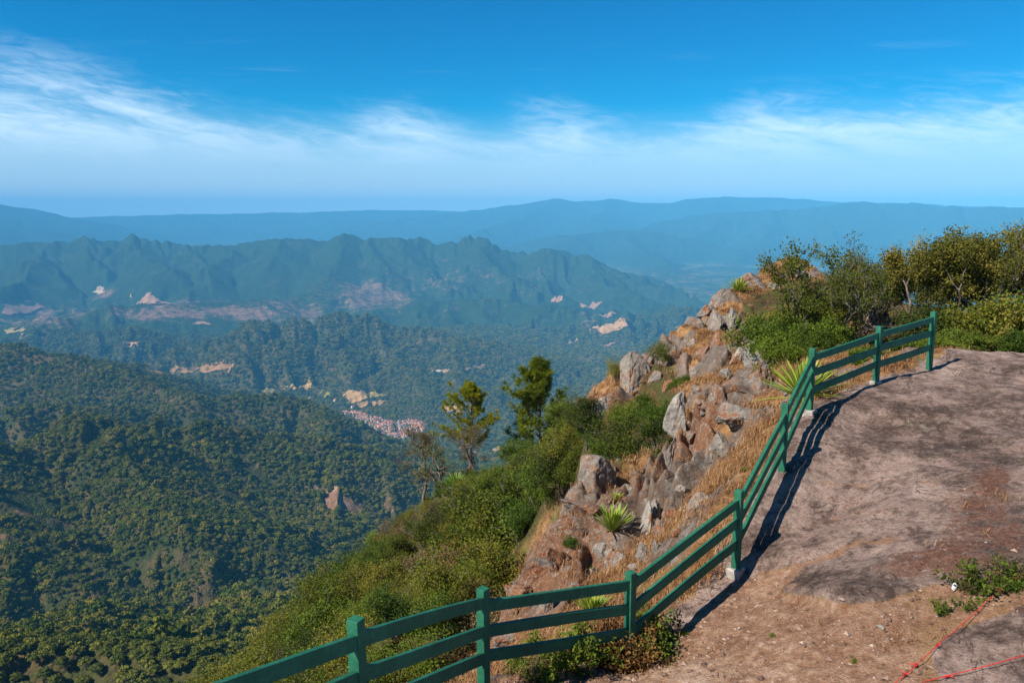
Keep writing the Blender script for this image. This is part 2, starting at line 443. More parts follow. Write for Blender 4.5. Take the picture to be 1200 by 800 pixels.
# ------------------------------------------------------------------ near ground: the summit rock, its slopes and the rocky spur
# fence posts: pixel x, pixel y of the foot, optical depth
POSTS = [(130, 1058, 4.4), (424, 888, 6.3), (567, 812, 8.4), (737, 778, 9.6), (862, 668, 11.2), (916, 557, 12.8), (948, 483, 14.5), (1026, 450, 16.0), (1089, 428, 17.4)]
CTRL = [  # (px, py, depth)
  (130, 1058, 4.4), (424, 888, 6.3), (567, 812, 8.4), (737, 778, 9.6), (862, 668, 11.2), (916, 557, 12.8), (948, 483, 14.5), (1026, 450, 16.0), (1089, 428, 17.4),
  # summit rock
  (1200, 800, 7.4), (1000, 800, 7.9), (800, 800, 8.7), (1200, 700, 8.4), (1100, 720, 8.6), (1000, 700, 9.2), (900, 700, 10.3), (1200, 600, 10.3), (1080, 600, 10.9), (960, 600, 11.8),
  (1200, 500, 13.2), (1080, 500, 13.8), (1000, 500, 14.2), (1200, 440, 16.8), (1130, 425, 17.6), (1200, 416, 18.6), (1110, 410, 18.6), (1400, 420, 18.0), (1400, 600, 9.8), (1500, 800, 7.2), (1150, 950, 6.0), (800, 950, 6.8), (1500, 1200, 4.6), (600, 1200, 5.2), (-100, 1300, 3.8),
  # behind the rock, under the trees
  (1250, 412, 22.5), (1150, 415, 22.5), (1100, 408, 22.5), (1040, 408, 23.0), (1000, 398, 26.0), (960, 412, 24.0), (1100, 380, 32.0), (1250, 380, 32.0), (1010, 372, 33.0), (1000, 425, 19.0), (1050, 420, 19.5),
  # grass lip outside the fence
  (905, 520, 14.0), (925, 478, 15.4), (870, 556, 13.0), (838, 594, 12.2), (800, 650, 11.6), (760, 690, 11.4), (700, 720, 11.0), (640, 756, 10.6), (560, 790, 9.6), (480, 850, 8.2),
  # rocks below the lip
  (880, 500, 19.0), (845, 540, 19.0), (900, 462, 19.5), (930, 440, 19.5), (860, 470, 23.0), (885, 430, 23.5), (845, 440, 26.0), (815, 470, 24.0), (808, 500, 21.0), (800, 560, 18.0), (790, 590, 17.0), (775, 630, 15.5), (745, 650, 15.5), (720, 700, 13.0), (690, 690, 14.0), (650, 735, 12.5),
  # cliff edge towards the gully, then ledge with dry grass
  (793, 500, 22.5), (785, 545, 19.5), (765, 585, 18.3), (752, 612, 17.5), (742, 560, 22.5), (725, 590, 20.5), (710, 630, 18.0), (690, 570, 23.0), (720, 545, 24.5), (765, 540, 24.0),
  # big lichen slab
  (680, 600, 20.0), (640, 640, 18.0), (625, 690, 15.8), (660, 690, 15.2), (605, 680, 17.2), (620, 640, 18.8), (655, 602, 21.0), (700, 560, 24.0), (600, 730, 14.6),
  # spur crest and face
  (937, 332, 47.0), (900, 336, 46.0), (884, 338, 45.0), (860, 350, 43.0), (820, 366, 40.0), (790, 387, 37.0), (765, 419, 34.0), (748, 432, 33.0), (720, 440, 35.0), (700, 446, 36.0), (684, 462, 36.0),
  (690, 490, 32.0), (715, 480, 31.0), (740, 470, 31.5), (770, 440, 32.0), (800, 410, 33.5), (830, 385, 36.0), (860, 365, 38.0), (900, 345, 40.0), (840, 412, 30.0), (870, 400, 31.0), (900, 400, 28.0), (930, 400, 27.0), (930, 370, 33.0), (960, 360, 36.0), (780, 470, 29.0), (760, 500, 28.0), (740, 515, 27.5), (900, 425, 24.5),
  (960, 340, 47.0), (1000, 346, 46.0), (1060, 360, 44.0), (1200, 370, 41.0), (980, 372, 38.0), (1060, 385, 36.0),
]
CTRZ = [  # (px, depth, z): drops that the eye does not see, and the wooded slope
  (560, 16.0, -10.0), (590, 20.0, -12.5), (620, 23.0, -13.0), (660, 26.0, -13.0), (700, 29.0, -12.6), (660, 34.0, -13.5), (690, 38.5, -11.5), (740, 39.0, -12.0),
  (765, 40.0, -13.0), (790, 43.0, -13.0), (820, 47.0, -13.0), (860, 51.0, -12.0), (937, 54.0, -10.5), (1000, 55.0, -10.0), (1100, 52.0, -11.0), (1250, 50.0, -11.0),
  (700, 60.0, -32.0), (800, 70.0, -38.0), (900, 75.0, -38.0), (1000, 75.0, -36.0), (1200, 75.0, -34.0),
  (500, 12.0, -7.8), (430, 14.0, -9.2), (300, 14.0, -9.6), (350, 8.0, -6.6), (150, 9.0, -8.2), (-100, 8.0, -8.0), (-100, 16.0, -13.0),
  (500, 20.0, -12.2), (400, 20.0, -12.8), (250, 22.0, -15.0), (100, 24.0, -18.0), (-150, 26.0, -22.0),
  (520, 30.0, -15.0), (420, 30.0, -16.5), (320, 32.0, -19.0), (200, 34.0, -23.0), (0, 36.0, -29.0), (-200, 40.0, -36.0),
  (600, 40.0, -16.6), (560, 44.0, -16.0), (500, 44.0, -18.0), (440, 44.0, -20.6), (360, 44.0, -23.2), (250, 46.0, -29.0), (100, 50.0, -37.0), (-100, 54.0, -45.0),
  (640, 48.0, -17.0), (620, 55.0, -21.0), (560, 56.0, -18.6), (520, 58.0, -21.2), (470, 58.0, -24.2), (420, 58.0, -27.8), (330, 58.0, -32.5),
  (660, 52.0, -18.0), (640, 66.0, -28.0), (580, 68.0, -28.0), (520, 72.0, -34.0), (450, 75.0, -41.0), (350, 78.0, -48.0), (200, 80.0, -56.0), (0, 85.0, -64.0), (-200, 88.0, -70.0),
  (300, 100.0, -70.0), (600, 100.0, -60.0), (900, 110.0, -70.0), (1200, 110.0, -70.0), (0, 110.0, -84.0), (1700, 90.0, -50.0), (1700, 40.0, -14.0), (1700, 20.0, -6.0), (-500, 90.0, -75.0), (-400, 30.0, -30.0), (-400, 10.0, -11.0),
]
_P = [at(*c) for c in CTRL]
for px, D, z in CTRZ:
    x = (px - 600) / FPX * D
    y = (D + z * SP) / CP
    _P.append(np.array([x, y, z]))
_P = np.array(_P)

def uv_of(x, y):
    return np.stack([np.arctan2(x, y) * 1.0, np.log(np.hypot(x, y)) * .8], -1)

def _tpsk(d2):
    return np.where(d2 > 0, .5 * d2 * np.log(d2 + 1e-12), 0)

def _fit():
    U = uv_of(_P[:, 0], _P[:, 1]); n = len(U)
    K = _tpsk(((U[:, None] - U[None]) ** 2).sum(-1)) + np.eye(n) * 4e-4
    A = np.zeros((n + 3, n + 3)); A[:n, :n] = K; A[:n, n] = 1; A[:n, n + 1:] = U; A[n, :n] = 1; A[n + 1:, :n] = U.T
    t = _P[:, 2] / np.hypot(_P[:, 0], _P[:, 1])           # slope of the sight line: evenly scaled near and far
    b = np.concatenate([t, np.zeros(3)])
    return U, np.linalg.solve(A, b)
_U, _W = _fit()

def near_base(x, y):
    q = uv_of(x, y).reshape(-1, 2)
    out = np.empty(len(q))
    n = len(_U)
    for i in range(0, len(q), 40000):
        p = q[i:i + 40000]
        d2 = ((p[:, None, :] - _U[None]) ** 2).sum(-1)
        out[i:i + 40000] = _tpsk(d2) @ _W[:n] + _W[n] + p @ _W[n + 1:]
    return out.reshape(x.shape) * np.hypot(x, y)

NAZ0, NAZ1, NNA = rad(-56), rad(56), 1150
NR0, NR1, NNR = 3.2, 115.0, 820
NAZ = np.linspace(NAZ0, NAZ1, NNA); NLR = np.linspace(math.log(NR0), math.log(NR1), NNR)
_A, _L = np.meshgrid(NAZ, NLR)
NX = np.exp(_L) * np.sin(_A); NY = np.exp(_L) * np.cos(_A)
# coarse fit, refined by interpolation (the base is smooth)
_ca = np.linspace(NAZ0, NAZ1, 288); _cl = np.linspace(NLR[0], NLR[-1], 206)
_cA, _cL = np.meshgrid(_ca, _cl)
_cz = near_base(np.exp(_cL) * np.sin(_cA), np.exp(_cL) * np.cos(_cA))
def _up(cz):
    i = (NLR - _cl[0]) / (_cl[1] - _cl[0]); j = (NAZ - _ca[0]) / (_ca[1] - _ca[0])
    i0 = np.clip(i.astype(int), 0, len(_cl) - 2); j0 = np.clip(j.astype(int), 0, len(_ca) - 2)
    u = (i - i0)[:, None]; v = (j - j0)[None]
    a = cz[i0][:, j0]; b = cz[i0 + 1][:, j0]; c = cz[i0][:, j0 + 1]; d = cz[i0 + 1][:, j0 + 1]
    return a * (1 - u) * (1 - v) + b * u * (1 - v) + c * (1 - u) * v + d * u * v
NB = _up(_cz)

# zones on the ground ---------------------------------------------------------
FENCE = np.array([at(*p) for p in POSTS])
def fence_side(x, y):
    """signed distance to the fence line: + on the summit rock, - outside"""
    L = [(-4.2, 1.0)] + [(p[0], p[1]) for p in FENCE] + [(13.0, 20.6), (30, 26)]
    best = np.full(x.shape, 1e9); sg = np.zeros(x.shape)
    for (ax, ay), (bx, by) in zip(L[:-1], L[1:]):
        dx, dy = bx - ax, by - ay
        t = np.clip(((x - ax) * dx + (y - ay) * dy) / (dx * dx + dy * dy), 0, 1)
        d = np.hypot(x - ax - t * dx, y - ay - t * dy)
        s = np.sign((x - ax) * dy - (y - ay) * dx)
        u = d < best - 1e-6
        sg = np.where(u, s, sg); best = np.where(u, d, best)
    return best * sg
NSIDE = fence_side(NX, NY)
_px, _py, _d = project(np.stack([NX, NY, NB], -1))
_wob = 14 * fbm(NX / 1.3, NY / 1.3, 3, 5)
# the dry dirt lane in front of the fence and the bare rock beyond it (both staked out on the ground)
_lane = [(430, 900), (585, 800), (700, 770), (790, 752), (860, 688), (905, 668), (935, 664), (922, 700), (1000, 712), (1090, 690), (1150, 690), (1200, 672), (1260, 690), (1200, 700), (1130, 735), (1095, 770), (1100, 800), (1120, 900), (1000, 1300), (300, 1300)]
def polymask(poly, soft=.25, wob=1.0):
    """1 inside, fading over soft metres at the edge; the stakes are pixels hit on the ground"""
    W = []
    for a in poly:
        W.append(a)
    m = inpoly(_px + wob * _wob * 9.0 / np.maximum(_d, 4) * .8, _py + wob * .8 * _wob * 9.0 / np.maximum(_d, 4) * .5, W)
    return m.astype(f32)
def blurm(m, k):
    for _ in range(k):
        m = blur(m, 1)
    return m
DIRT = blurm(polymask(_lane) * (NSIDE > -.6), 4)
ROCKTOP = sstep(-.50, -.05, NSIDE + .2 * fbm(NX / .8, NY / .8, 3, 9)) * (1 - DIRT)
OUT = 1 - sstep(-.45, -.1, NSIDE)
# wooded slope below
_scrub = [(-300, 900), (-300, 640), (200, 740), (330, 670), (440, 600), (560, 560), (640, 500), (680, 470), (700, 500), (745, 455), (760, 425), (790, 425), (795, 470), (780, 530), (700, 555), (640, 605), (585, 690), (575, 760), (480, 800), (420, 860), (300, 1000), (-300, 1100)]
SCRUB = blurm(polymask(_scrub, wob=.5), 3)
SCRUB = np.maximum(SCRUB, sstep(52, 60, np.hypot(NX, NY)))
_bushr = [(868, 355), (930, 330), (1000, 330), (1300, 330), (1300, 416), (1110, 409), (1080, 408), (1040, 420), (1000, 412), (960, 425), (925, 425), (880, 405)]
BUSHR = blurm(polymask(_bushr, wob=.5), 3)

# relief ----------------------------------------------------------------------
_wx = NX + .5 * fbm(NX / 2.2, NY / 2.2, 3, 61); _wy = NY + .5 * fbm(NX / 2.2, NY / 2.2, 3, 62)
f1, f2, cid, gx, gy = worley(_wx / 2.3, _wy / 2.0, 71)
h1, h2, hid, hx, hy = worley(_wx / .8 + 5, _wy / .7, 72)
CELL = cid
facet = (cid - .5) * .9 + .55 * (gx * (np.modf(cid * 7)[0] - .5) * 2 + gy * (np.modf(cid * 13)[0] - .5) * 2) - .35 * (1 - sstep(0, .16, f2 - f1))
facet2 = (hid - .5) * .28 + .2 * (hx * (np.modf(hid * 7)[0] - .5) * 2 + hy * (np.modf(hid * 13)[0] - .5) * 2) - .10 * (1 - sstep(0, .14, h2 - h1))
# where rock shows outside the fence
ROCKO = sstep(-.12, .18, fbm(NX / 3.2 + 9, NY / 3.2, 4, 77) + .75 * (cid - .5) + .12) * OUT * (1 - SCRUB) * (1 - BUSHR * .8)
ROCKO = ROCKO * sstep(.25, 1.3, -NSIDE)
_slab = [(585, 700), (620, 640), (680, 590), (735, 560), (720, 590), (690, 620), (680, 680), (655, 730), (560, 760)]
SLAB = blurm(polymask(_slab, wob=.4), 4)
ROCKO = np.maximum(ROCKO, SLAB)
CRACK = np.maximum((1 - sstep(.02, .13, f2 - f1)) , .7 * (1 - sstep(.02, .12, h2 - h1))) * ROCKO
TONE = (.6 * np.modf(cid * 5.3)[0] + .4 * np.modf(hid * 3.7)[0])
amp = np.clip(np.hypot(NX, NY) / 22, .4, 1.05)
Zn = NB.copy()
Zn += ROCKO * (1 - .92 * SLAB) * (1.0 * facet * amp * sstep(.6, 4.0, -NSIDE) + .65 * facet2)
# ledges: the rock breaks in steep faces and narrow shelves
_q = (Zn + .35 * NX - .10 * NY + .8 * fbm(NX / 3.4, NY / 3.4, 3, 301)) / (1.7 + .7 * fbm(NX / 9, NY / 9, 2, 302))
_f = _q - np.floor(_q)
_led = (sstep(.42, .92, _f) - _f) * 1.5
Zn += blurm(ROCKO, 2) * (1 - .95 * SLAB) * _led * sstep(.8, 2.2, -NSIDE) * .9
Zn += OUT * .22 * amp * fbm(NX / 2.6, NY / 2.6, 4, 81) * sstep(.1, 2.0, -NSIDE) + OUT * .05 * fbm(NX / .35, NY / .35, 3, 82)
Zn += SLAB * (.10 * facet + .16 * facet2)
# summit rock: gentle swells, shallow scale-like ledges, pits
led = ridged(NX / 2.6 + .3 * NY, NY / 1.5, 3, 84)
Zn += ROCKTOP * (.10 * fbm(NX / 3.1, NY / 3.1, 2, 89) + .06 * fbm(NX / 1.4, NY / 1.4, 4, 83) + .05 * (led - .6) + .012 * fbm(NX / .16, NY / .16, 3, 86))
Zn += DIRT * (.03 * fbm(NX / .7, NY / .7, 3, 87) + .010 * fbm(NX / .1, NY / .1, 3, 88) - .03)
_k = np.clip(ROCKO * OUT, 0, 1)
Zn = Zn * (1 - .7 * _k) + blur(Zn, 1) * .7 * _k
NZ = Zn
NTAN = NZ / np.hypot(NX, NY)

def near_hit(px, py, rmin=3.3):
    d = ray(px, py); h = math.hypot(d[0], d[1]); tn = d[2] / h; az = math.atan2(d[0], d[1])
    j = (az - NAZ[0]) / (NAZ[1] - NAZ[0]); j0 = int(np.clip(j, 0, NNA - 2)); v = j - j0
    col = NTAN[:, j0] * (1 - v) + NTAN[:, j0 + 1] * v
    k0 = int(max(0, (math.log(rmin) - NLR[0]) / (NLR[1] - NLR[0])))
    k = k0 + int(np.argmax(col[k0:] >= tn))
    if k <= k0: return None
    t0, t1 = col[k - 1], col[k]
    u = (tn - t0) / (t1 - t0 + 1e-12)
    r = math.exp(NLR[k - 1] + u * (NLR[1] - NLR[0]))
    return np.array([d[0] / h * r, d[1] / h * r, tn * r])

def near_idx(x, y):
    i = np.clip((np.log(np.hypot(x, y)) - NLR[0]) / (NLR[1] - NLR[0]), 0, NNR - 1.001); j = np.clip((np.arctan2(x, y) - NAZ[0]) / (NAZ[1] - NAZ[0]), 0, NNA - 1.001)
    return i, j
def near_s(F, x, y):
    i, j = near_idx(np.asarray(x, float), np.asarray(y, float)); i0 = np.asarray(i).astype(int); j0 = np.asarray(j).astype(int); u = i - i0; v = j - j0
    return F[i0, j0] * (1 - u) * (1 - v) + F[i0 + 1, j0] * u * (1 - v) + F[i0, j0 + 1] * (1 - u) * v + F[i0 + 1, j0 + 1] * u * v
def near_z(x, y): return near_s(NZ, x, y)
# ------------------------------------------------------------------ camera, sky, sun, air
SUN_EL, SUN_AZ = rad(44), rad(33)             # light travels to the right and away from the eye
def make_camera():
    cam = bpy.data.cameras.new('camera'); co = bpy.data.objects.new('camera', cam); COL.objects.link(co)
    cam.lens = 36 * FPX / 1200; cam.sensor_width = 36; cam.clip_start = .1; cam.clip_end = 200000
    co.rotation_euler = (PI / 2 - PITCH, 0, 0); SC.camera = co
make_camera()

def make_sky():
    w = bpy.data.worlds.new('World'); SC.world = w; w.use_nodes = True
    t = w.node_tree; bg = t.nodes['Background']
    def N(typ, **kw):
        nd = t.nodes.new(typ)
        for k, v in kw.items(): setattr(nd, k, v)
        return nd
    def M(op, a, b=0.0, c=None):
        nd = N('ShaderNodeMath', operation=op)
        for i, x in enumerate((a, b) if c is None else (a, b, c)):
            if isinstance(x, (int, float)): nd.inputs[i].default_value = x
            else: t.links.new(x, nd.inputs[i])
        return nd.outputs[0]
    def S(x, a, b, lo=0.0, hi=1.0):
        nd = N('ShaderNodeMapRange', interpolation_type='SMOOTHSTEP')
        for k, v in (('From Min', a), ('From Max', b), ('To Min', lo), ('To Max', hi)):
            if isinstance(v, (int, float)): nd.inputs[k].default_value = v
            else: t.links.new(v, nd.inputs[k])
        t.links.new(x, nd.inputs['Value']); return nd.outputs[0]
    sky = N('ShaderNodeTexSky', sky_type='NISHITA', sun_disc=False)
    sky.sun_elevation = SUN_EL
    # towards the sun: (-cos az, -sin az)
    sky.sun_rotation = math.atan2(-math.cos(SUN_AZ), -math.sin(SUN_AZ))
    sky.altitude = 2500; sky.air_density = 1.0; sky.dust_density = .3; sky.ozone_density = 4.0
    hs = N('ShaderNodeHueSaturation'); hs.inputs['Saturation'].default_value = 1.32; hs.inputs['Value'].default_value = .92
    t.links.new(sky.outputs[0], hs.inputs['Color'])
    tint = N('ShaderNodeMix', data_type='RGBA', blend_type='MULTIPLY'); tint.inputs[0].default_value = 1
    tint.inputs[7].default_value = SKY_TINT
    t.links.new(hs.outputs[0], tint.inputs[6])
    tc = N('ShaderNodeTexCoord'); sp = N('ShaderNodeSeparateXYZ'); t.links.new(tc.outputs['Generated'], sp.inputs[0])
    X, Y, Z = sp.outputs
    el = M('MULTIPLY', M('ARCSINE', Z), 180 / PI); az = M('MULTIPLY', M('ARCTAN2', X, Y), 180 / PI)
    def noise(ax, ex, scale, detail, rough, dist, shear=0.0, off=0.0):
        cb = N('ShaderNodeCombineXYZ')
        t.links.new(M('ADD', M('MULTIPLY', az, ax), off), cb.inputs[0]); t.links.new(M('ADD', M('MULTIPLY', el, ex), M('MULTIPLY', az, shear)), cb.inputs[1])
        cb.inputs[2].default_value = off
        nd = N('ShaderNodeTexNoise'); nd.inputs['Scale'].default_value = scale; nd.inputs['Detail'].default_value = detail
        nd.inputs['Roughness'].default_value = rough; nd.inputs['Distortion'].default_value = dist
        t.links.new(cb.outputs[0], nd.inputs['Vector']); return nd.outputs['Fac']
    n1 = noise(.055, .26, 1.6, 8, .60, 1.0, .034, 3.1)        # long streaks
    n2 = noise(.05, .10, 1.0, 5, .5, .3, 0, 11.7)           # billows along the top of the bank
    n3 = noise(.20, .8, 1.8, 7, .62, 1.4, .09, 5.3)         # fine fibres
    n4 = noise(.035, .5, 2.2, 6, .6, .5, -.01, 21.0)
    # top edge of the cloud bank wanders with azimuth
    fr = N('ShaderNodeFloatCurve'); cu = fr.mapping.curves[0]
    pts = [(-180, 8.5), (-45, 11.5), (-33, 11.0), (-27, 10.2), (-20, 8.6), (-14, 8.0), (-8, 8.6), (-5, 8.5), (-3, 7.6), (0, 8.6), (3, 9.2), (6, 8.3), (9, 7.9), (13, 8.3), (18, 9.2), (22, 8.8), (27, 8.6), (33, 9.0), (60, 9), (180, 8.5)]
    cu.points[0].location = (0, .5); cu.points[1].location = (1, .5)
    for k, (a, e) in enumerate(pts):
        p = ((a + 180) / 360, e / 20)
        if k == 0: cu.points[0].location = p
        elif k == len(pts) - 1: cu.points[len(cu.points) - 1].location = p
        else: cu.points.new(*p)
    fr.mapping.update()
    t.links.new(M('DIVIDE', M('ADD', az, 180), 360), fr.inputs['Value'])
    top = M('MULTIPLY', fr.outputs[0], 20)
    rel = M('SUBTRACT', M('ADD', top, M('MULTIPLY', M('SUBTRACT', n2, .5), 3.4)), el)      # degrees below the top edge
    bank = M('MULTIPLY', S(rel, -.6, 3.4), S(el, 2.5, 6.0))
    fib = M('ADD', M('MULTIPLY', n1, .62), M('MULTIPLY', n3, .38))
    lo_ = M('ADD', M('MULTIPLY', S(rel, 0, 4.5), -.17), .455)
    str_ = S(fib, lo_, M('ADD', lo_, .34))
    c1 = M('MULTIPLY', bank, str_)
    veil = M('MULTIPLY', M('MULTIPLY', S(rel, .3, 5.5), S(el, .5, 5.0)), .16)
    wisp = M('MULTIPLY', M('MULTIPLY', S(n4, .56, .78), S(el, 8.0, 9.5)), M('MULTIPLY', S(el, 12.0, 10.2), .07))
    cl = M('MINIMUM', M('ADD', M('ADD', M('MULTIPLY', c1, .56), veil), wisp), .92)
    mx = N('ShaderNodeMix', data_type='RGBA'); t.links.new(cl, mx.inputs[0]); t.links.new(tint.outputs[2], mx.inputs[6]); mx.inputs[7].default_value = CLOUD
    # pale dust layer low over the horizon
    m2 = N('ShaderNodeMix', data_type='RGBA'); t.links.new(S(el, 7.6, .8, 0.0, .85), m2.inputs[0]); t.links.new(tint.outputs[2], m2.inputs[6]); m2.inputs[7].default_value = DUST_LAYER
    t.links.new(m2.outputs[2], mx.inputs[6])
    t.links.new(mx.outputs[2], bg.inputs[0]); bg.inputs[1].default_value = SKY_STR
SKY_STR = .085
SKY_TINT = (.01, .98, 1.04, 1)
CLOUD = (8.2, 9.6, 10.6, 1)
DUST_LAYER = (5.3, 5.9, 7.1, 1)
make_sky()

def make_sun():
    from mathutils import Vector
    s = bpy.data.lights.new('sun', 'SUN'); s.energy = 5.0; s.angle = rad(.53); s.color = (1, .93, .82)
    so = bpy.data.objects.new('sun', s); COL.objects.link(so)
    so.rotation_euler = Vector((-math.cos(SUN_EL) * math.cos(SUN_AZ), -math.cos(SUN_EL) * math.sin(SUN_AZ), math.sin(SUN_EL))).to_track_quat('Z', 'Y').to_euler()
make_sun()

HAZE_DENS = 5.0e-5
HAZE_COL = (.16, .60, 1.0, 1)
def make_haze():
    zt = float(FZ.max()) + 30; zb = float(FZ.min()) - 1
    v = [(x, y, z) for z in (zb, zt) for (x, y) in ((-31000, -300), (31000, -300), (31000, 35000), (-31000, 35000))]
    me = mesh_np('haze', v, np.array([(3, 2, 1, 0), (4, 5, 6, 7), (0, 1, 5, 4), (1, 2, 6, 5), (2, 3, 7, 6), (3, 0, 4, 7)]))
    m = bpy.data.materials.new('haze_air'); m.use_nodes = True; t = m.node_tree
    t.nodes.remove(t.nodes['Principled BSDF'])
    vp = t.nodes.new('ShaderNodeVolumePrincipled'); vp.inputs['Density'].default_value = HAZE_DENS
    vp.inputs['Color'].default_value = HAZE_COL; vp.inputs['Anisotropy'].default_value = -.25
    t.links.new(vp.outputs[0], t.nodes['Material Output'].inputs['Volume'])
    me.materials.append(m)
    tag(link('haze', me), kind='stuff')
make_haze()

SC.view_settings.view_transform = 'Standard'; SC.view_settings.look = 'None'
SC.view_settings.exposure = .6; SC.view_settings.gamma = 1; SC.view_settings.use_curve_mapping = False
cy = SC.cycles
cy.max_bounces = 5; cy.diffuse_bounces = 3; cy.glossy_bounces = 2; cy.transmission_bounces = 3; cy.transparent_max_bounces = 6; cy.volume_bounces = 4
cy.use_denoising = True
try: cy.denoiser = 'OPENIMAGEDENOISE'
except Exception: pass
cy.use_adaptive_sampling = True; cy.adaptive_threshold = .012
cy.sample_clamp_indirect = 6
SC.render.use_persistent_data = False

# ------------------------------------------------------------------ far ground
GREEN = [(.018, .034, .010), (.030, .052, .014), (.045, .066, .018), (.062, .078, .022)]
def mat_hills():
    m = NT('hill_ground'); p = m.pos()
    big = m.noise(p, 1 / 420, 5, .6); mid = m.noise(p, 1 / 70, 5, .65); fine = m.noise(p, 1 / 14, 3, .7)
    wood = m.attr('wood'); bare = m.attr('bare')
    canopy = m.ramp(m.math('ADD', m.math('MULTIPLY', fine, .65), m.math('MULTIPLY', mid, .35)), [(.36, (.008, .020, .008)), (.48, (.020, .040, .013)), (.56, (.034, .054, .016)), (.66, (.068, .078, .026))])
    floor = m.ramp(mid, [(.35, (.030, .048, .012)), (.5, (.060, .058, .022)), (.64, (.12, .078, .038))])
    c = m.mix(wood, floor, canopy)
    soil = m.ramp(m.noise(p, 1 / 35, 4, .6), [(.3, (.14, .075, .045)), (.55, (.23, .13, .085)), (.75, (.34, .23, .155))])
    k = m.math('ADD', m.math('ADD', m.math('MULTIPLY', big, .55), m.math('MULTIPLY', mid, .45)), m.math('MULTIPLY', bare, .27))
    vt = m.n('ShaderNodeTexVoronoi'); vt.inputs['Scale'].default_value = 1 / 150; m.l(p, vt.inputs['Vector']); vs = m.n('ShaderNodeSeparateColor'); m.l(vt.outputs['Color'], vs.inputs[0])
    farm = m.ramp(vs.outputs[0], [(.0, (.055, .085, .020)), (.35, (.10, .12, .035)), (.55, (.20, .17, .065)), (.75, (.30, .20, .10)), (.9, (.07, .10, .025))], 'CONSTANT')
    c = m.mix(m.math('MULTIPLY', m.math('MULTIPLY', m.attr('flat'), m.sm(big, .36, .52)), .8), c, m.mix(m.sm(fine, .50, .58), farm, (.03, .05, .015)))
    c = m.mix(m.sm(m.math('ADD', k, m.math('MULTIPLY', m.math('SUBTRACT', fine, .5), .35)), .60, .78), c, soil)
    b = m.bump(m.math('ADD', fine, m.math('MULTIPLY', mid, 1.2)), .9, 9.0)
    m.b.inputs['Specular IOR Level'].default_value = 0
    return m.done(c, b, 1.0)
_R = np.hypot(FX, FY)
_fpx, _fpy, _fd = project(np.stack([FX, FY, FZ], -1))
WOOD = sstep(5200, 7200, _R)
_slp = np.hypot(np.gradient(FZ, axis=0) / (FLR[1] - FLR[0]) / _R, np.gradient(FZ, axis=1) / (FAZ[1] - FAZ[0]) / _R)
FLAT = blur((1 - sstep(.06, .16, _slp)) * (1 - sstep(-965, -925, FZ - np.clip(_R - 9000, 0, 30000) * .008)) * sstep(3000, 3600, _R), 2)
def blob(cx, cy, rx, ry): return np.exp(-((_fpx - cx) / rx) ** 2 - ((_fpy - cy) / ry) ** 2)
# eroded reddish hills and scars: staked out on the ground by the directions they are seen in
BARE = .78 * blob(270, 366, 170, 14) * sstep(6800, 7400, _R) + .7 * blob(430, 345, 60, 16) * sstep(7000, 8000, _R) + .5 * blob(40, 375, 70, 18)
BARE += .75 * blob(120, 343, 18, 7) + .5 * blob(700, 378, 40, 20) + .45 * blob(560, 435, 60, 8) + .55 * blob(700, 245, 120, 12) * 0
BARE -= 1.5 * (_R < 520)
BARE += .30 * blob(330, 580, 160, 60) + .35 * blob(30, 600, 60, 40) + .5 * blob(385, 590, 22, 50) + .3 * blob(560, 330, 150, 20) + .42 * blob(820, 330, 60, 10)
def build_hills():
    me = mesh_np('hills', np.stack([FX, FY, FZ], -1).reshape(-1, 3), grid_faces(NR, NA), [mat_hills()], True, dict(flat=FLAT.ravel(), wood=WOOD.ravel(), bare=BARE.ravel()))
    tag(link('hills', me), kind='structure')
build_hills()

